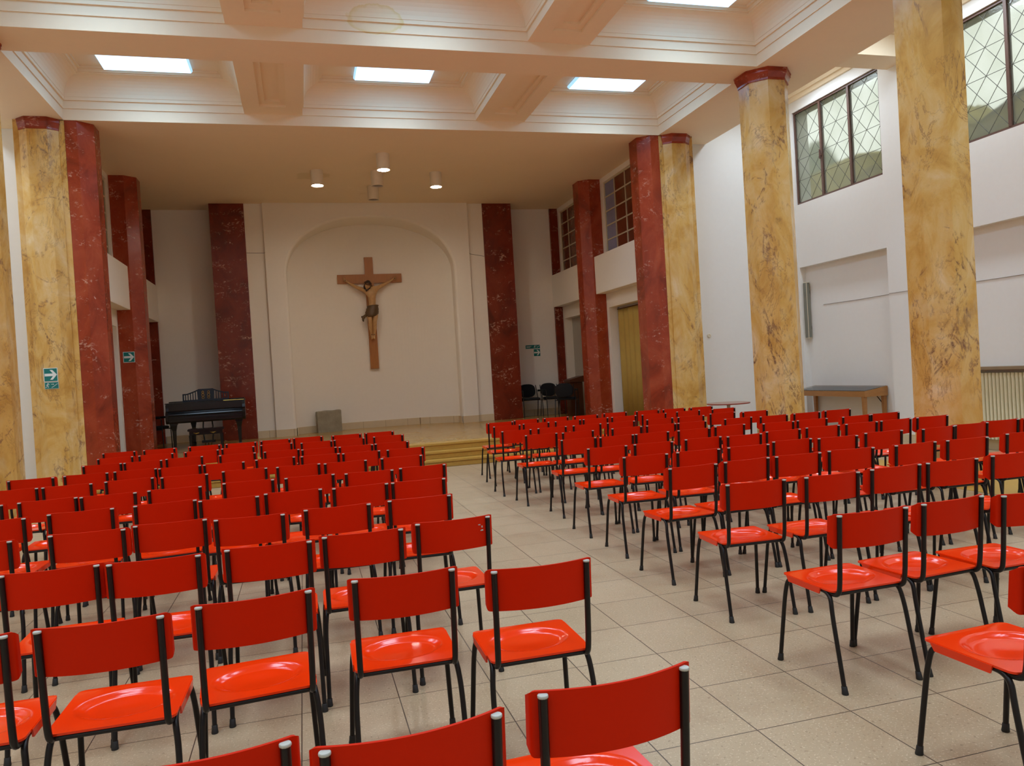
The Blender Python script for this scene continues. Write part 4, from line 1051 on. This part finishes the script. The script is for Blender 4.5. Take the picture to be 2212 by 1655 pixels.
# round table by the end wall
t = empty('round_table', (7.42, 12.38, 0), 0, 'small round pedestal table with red edge by the white end wall', 'table')
mb = MB(); mb.lathe([(.375,.728),(.375,.748)], n=48); top_ = mb.build('tabletop', M['tabletop'], t)
mb = MB(); mb.lathe([(.376,.727),(.381,.729),(.381,.747),(.376,.749)], n=48, cap=False); mb.build('edge_band', M['redlam'], top_, smooth=True)
mb = MB(); mb.lathe([(.03,.03),(.03,.70),(.10,.715),(.10,.7275)], n=16); mb.build('pedestal', M['steel'], t, smooth=True, auto=40)
mb = MB(); mb.lathe([(.21,0),(.21,.012),(.04,.035)], n=32); mb.build('base', M['steel'], t, smooth=True, auto=40)
# wall socket, cables
mb = MB(); mb.lathe([(.040,0),(.040,.010),(.034,.016),(.018,.016),(.016,.010)], n=20); o = mb.build('wall_socket', M['white_metal'], smooth=True, auto=40)
o.rotation_euler = (PI/2,0,0); o.location = (7.73,13.469,2.02); tag(o, 'small white round wall socket on the end wall', 'socket')
mb = MB(); pts = [(9.625,12.49,2.465),(9.625,11.6,2.46),(9.625,10.665,2.47),(9.495,10.65,2.47),(9.495,9.85,2.465),(9.625,9.835,2.465),(9.625,8.7,2.46),(9.625,7.58,2.462)]
mb.tube(pts, .004, 6); o = mb.build('wall_cable', M['cable']); tag(o, 'thin grey cable running along the right aisle wall', 'cable')
mb = MB(); mb.tube([(-1.05,18.565,4.63),(-.66,18.562,4.62),(-.652,18.494,4.62),(-.29,18.494,4.61)], .006, 6); o = mb.build('wall_cable', M['cable']); tag(o, 'thin cable on the rear stage wall, left of the arch', 'cable')
mb = MB(); mb.tube([(4.55,18.565,4.45),(4.17,18.562,4.52),(4.165,18.494,4.52),(3.82,18.494,4.59)], .006, 6); o = mb.build('wall_cable', M['cable']); tag(o, 'thin cable on the rear stage wall, right of the arch', 'cable')

# ------------------------------------------------------------------ escape route signs
def stroke(mb, pts, w, y=-.0062):
    for (xa,za),(xb,zb) in zip(pts[:-1], pts[1:]):
        d = Vector((xb-xa, zb-za)); d.normalize(); n_ = Vector((-d.y, d.x))*w/2; e = d*w*.35
        mb.prism_y([(xa-e.x+n_.x,za-e.y+n_.y),(xb+e.x+n_.x,zb+e.y+n_.y),(xb+e.x-n_.x,zb+e.y-n_.y),(xa-e.x-n_.x,za-e.y-n_.y)], y, y+.002)
def sign(name, loc, w, h, label, draw, group=None):
    t = empty(name, loc, 0, label, 'sign', group)
    mb = MB(); mb.box(-w/2,w/2,-.003,0,-h/2,h/2); mb.build('backing', M['sign_white'], t)
    b = min(w,h)*.045
    mb = MB(); mb.box(-w/2+b,w/2-b,-.005,-.003,-h/2+b,h/2-b); mb.build('panel', M['sign_green'], t)
    mb = MB(); draw(mb, w, h); mb.build('symbol', M['sign_white'], t)
def arrow(mb, w, h):
    P_ = [(-.42,.095),(.16,.095),(-.06,.36),(.13,.36),(.44,0),(.13,-.36),(-.06,-.36),(.16,-.095),(-.42,-.095)]
    mb.prism_y([(x*w,z*h) for x, z in P_[:0]] or [(-.42*w,.095*h),(.22*w,.095*h),(.22*w,-.095*h),(-.42*w,-.095*h)], -.0062, -.0042)
    mb.prism_y([(.16*w,.095*h),(-.06*w,.36*h),(.13*w,.36*h),(.44*w,0),(.24*w,0)], -.0066, -.0044)
    mb.prism_y([(.24*w,0),(.44*w,0),(.13*w,-.36*h),(-.06*w,-.36*h),(.16*w,-.095*h)], -.0066, -.0044)
def runner(mb, cx, s):
    n_ = 14; mb.prism_y([(cx+s*(.05+.075*math.cos(2*PI*k/n_)), s*(.33+.075*math.sin(2*PI*k/n_))) for k in range(n_)], -.0062, -.0042)
    for pts, w in (([(.02,.22),(-.07,-.02)],.13), ([(.02,.2),(.17,.12),(.22,.2)],.05), ([(.0,.2),(-.16,.14),(-.2,.02)],.05), ([(-.06,-.02),(.09,-.12),(.05,-.32)],.07), ([(-.08,-.04),(-.13,-.2),(-.3,-.26)],.07)):
        stroke(mb, [(cx+s*x, s*z) for x, z in pts], w*s)
def stairs_man(mb, w, h):
    runner(mb, -.27*w, h*.95)
    stroke(mb, [(-.02*w,.18*h),(.15*w,.18*h)], h*.05); stroke(mb, [(.1*w,.24*h),(.16*w,.18*h),(.1*w,.12*h)], h*.04)
    pts = [(.02*w,-.34*h)]
    for k in range(5): pts += [(.02*w+.085*w*(k), -.34*h+.11*h*(k+1)), (.02*w+.085*w*(k+1), -.34*h+.11*h*(k+1))]
    stroke(mb, pts, h*.05)
def wide_exit(mb, w, h):
    stroke(mb, [(-.42*w,.12*h),(-.10*w,.12*h)], h*.10); stroke(mb, [(-.42*w,-.14*h),(-.18*w,-.14*h)], h*.10)
    runner(mb, .14*w, h*.95)
    stroke(mb, [(.28*w,-.28*h),(.46*w,.30*h)], h*.08); stroke(mb, [(.22*w,.18*h),(.32*w,.18*h)], h*.06)
sign('arrow_sign', (-3.618, 12.886, 1.912), .190, .205, 'green sign with white right arrow on the yellow half column', arrow, 'green escape route signs')
sign('exit_sign', (-3.614, 12.886, 1.752), .190, .102, 'small green sign with running man and stairs under an arrow sign', stairs_man, 'green escape route signs')
sign('arrow_sign', (-3.178, 16.156, 2.265), .205, .205, 'green sign with white right arrow on the middle left red pillar', arrow, 'green escape route signs')
sign('exit_sign', (5.868, 19.226, 2.162), .40, .102, 'wide green sign with running man on the rear right stage wall', wide_exit, 'green escape route signs')
sign('arrow_sign', (5.975, 19.226, 2.006), .190, .200, 'green sign with white right arrow on the rear right stage wall', arrow, 'green escape route signs')

# ------------------------------------------------------------------ daylight and camera
w = bpy.data.worlds.new('sky'); sc.world = w; w.use_nodes = True
bg = w.node_tree.nodes['Background']; bg.inputs['Color'].default_value = (.86,.93,1.0,1); bg.inputs['Strength'].default_value = SKY
cam = bpy.data.cameras.new('camera'); co = bpy.data.objects.new('camera', cam); COL.objects.link(co)
Rm = [[0.962745322774561, -0.26370879232122196, -0.059825716278111306], [-0.06167248064803731, 0.0012775201080028973, -0.9980956232110685], [0.2632830199736092, 0.9646014932576334, -0.01503364888241761]]
m4 = Matrix(((Rm[0][0],-Rm[1][0],-Rm[2][0],0),(Rm[0][1],-Rm[1][1],-Rm[2][1],0),(Rm[0][2],-Rm[1][2],-Rm[2][2],1.55),(0,0,0,1)))
co.matrix_world = m4
cam.sensor_fit = 'HORIZONTAL'; cam.sensor_width = 36; cam.lens = 1655.754/2212*36; cam.clip_start = .05
sc.camera = co
sc.view_settings.view_transform = 'Standard'; sc.view_settings.look = 'None'; sc.view_settings.exposure = EXPOSURE; sc.view_settings.gamma = 1
sc.view_settings.use_curve_mapping = False
sc.cycles.max_bounces = 10; sc.cycles.diffuse_bounces = 6; sc.cycles.glossy_bounces = 4; sc.cycles.transmission_bounces = 6
sc.cycles.caustics_reflective = False; sc.cycles.caustics_refractive = False; sc.cycles.sample_clamp_indirect = 6
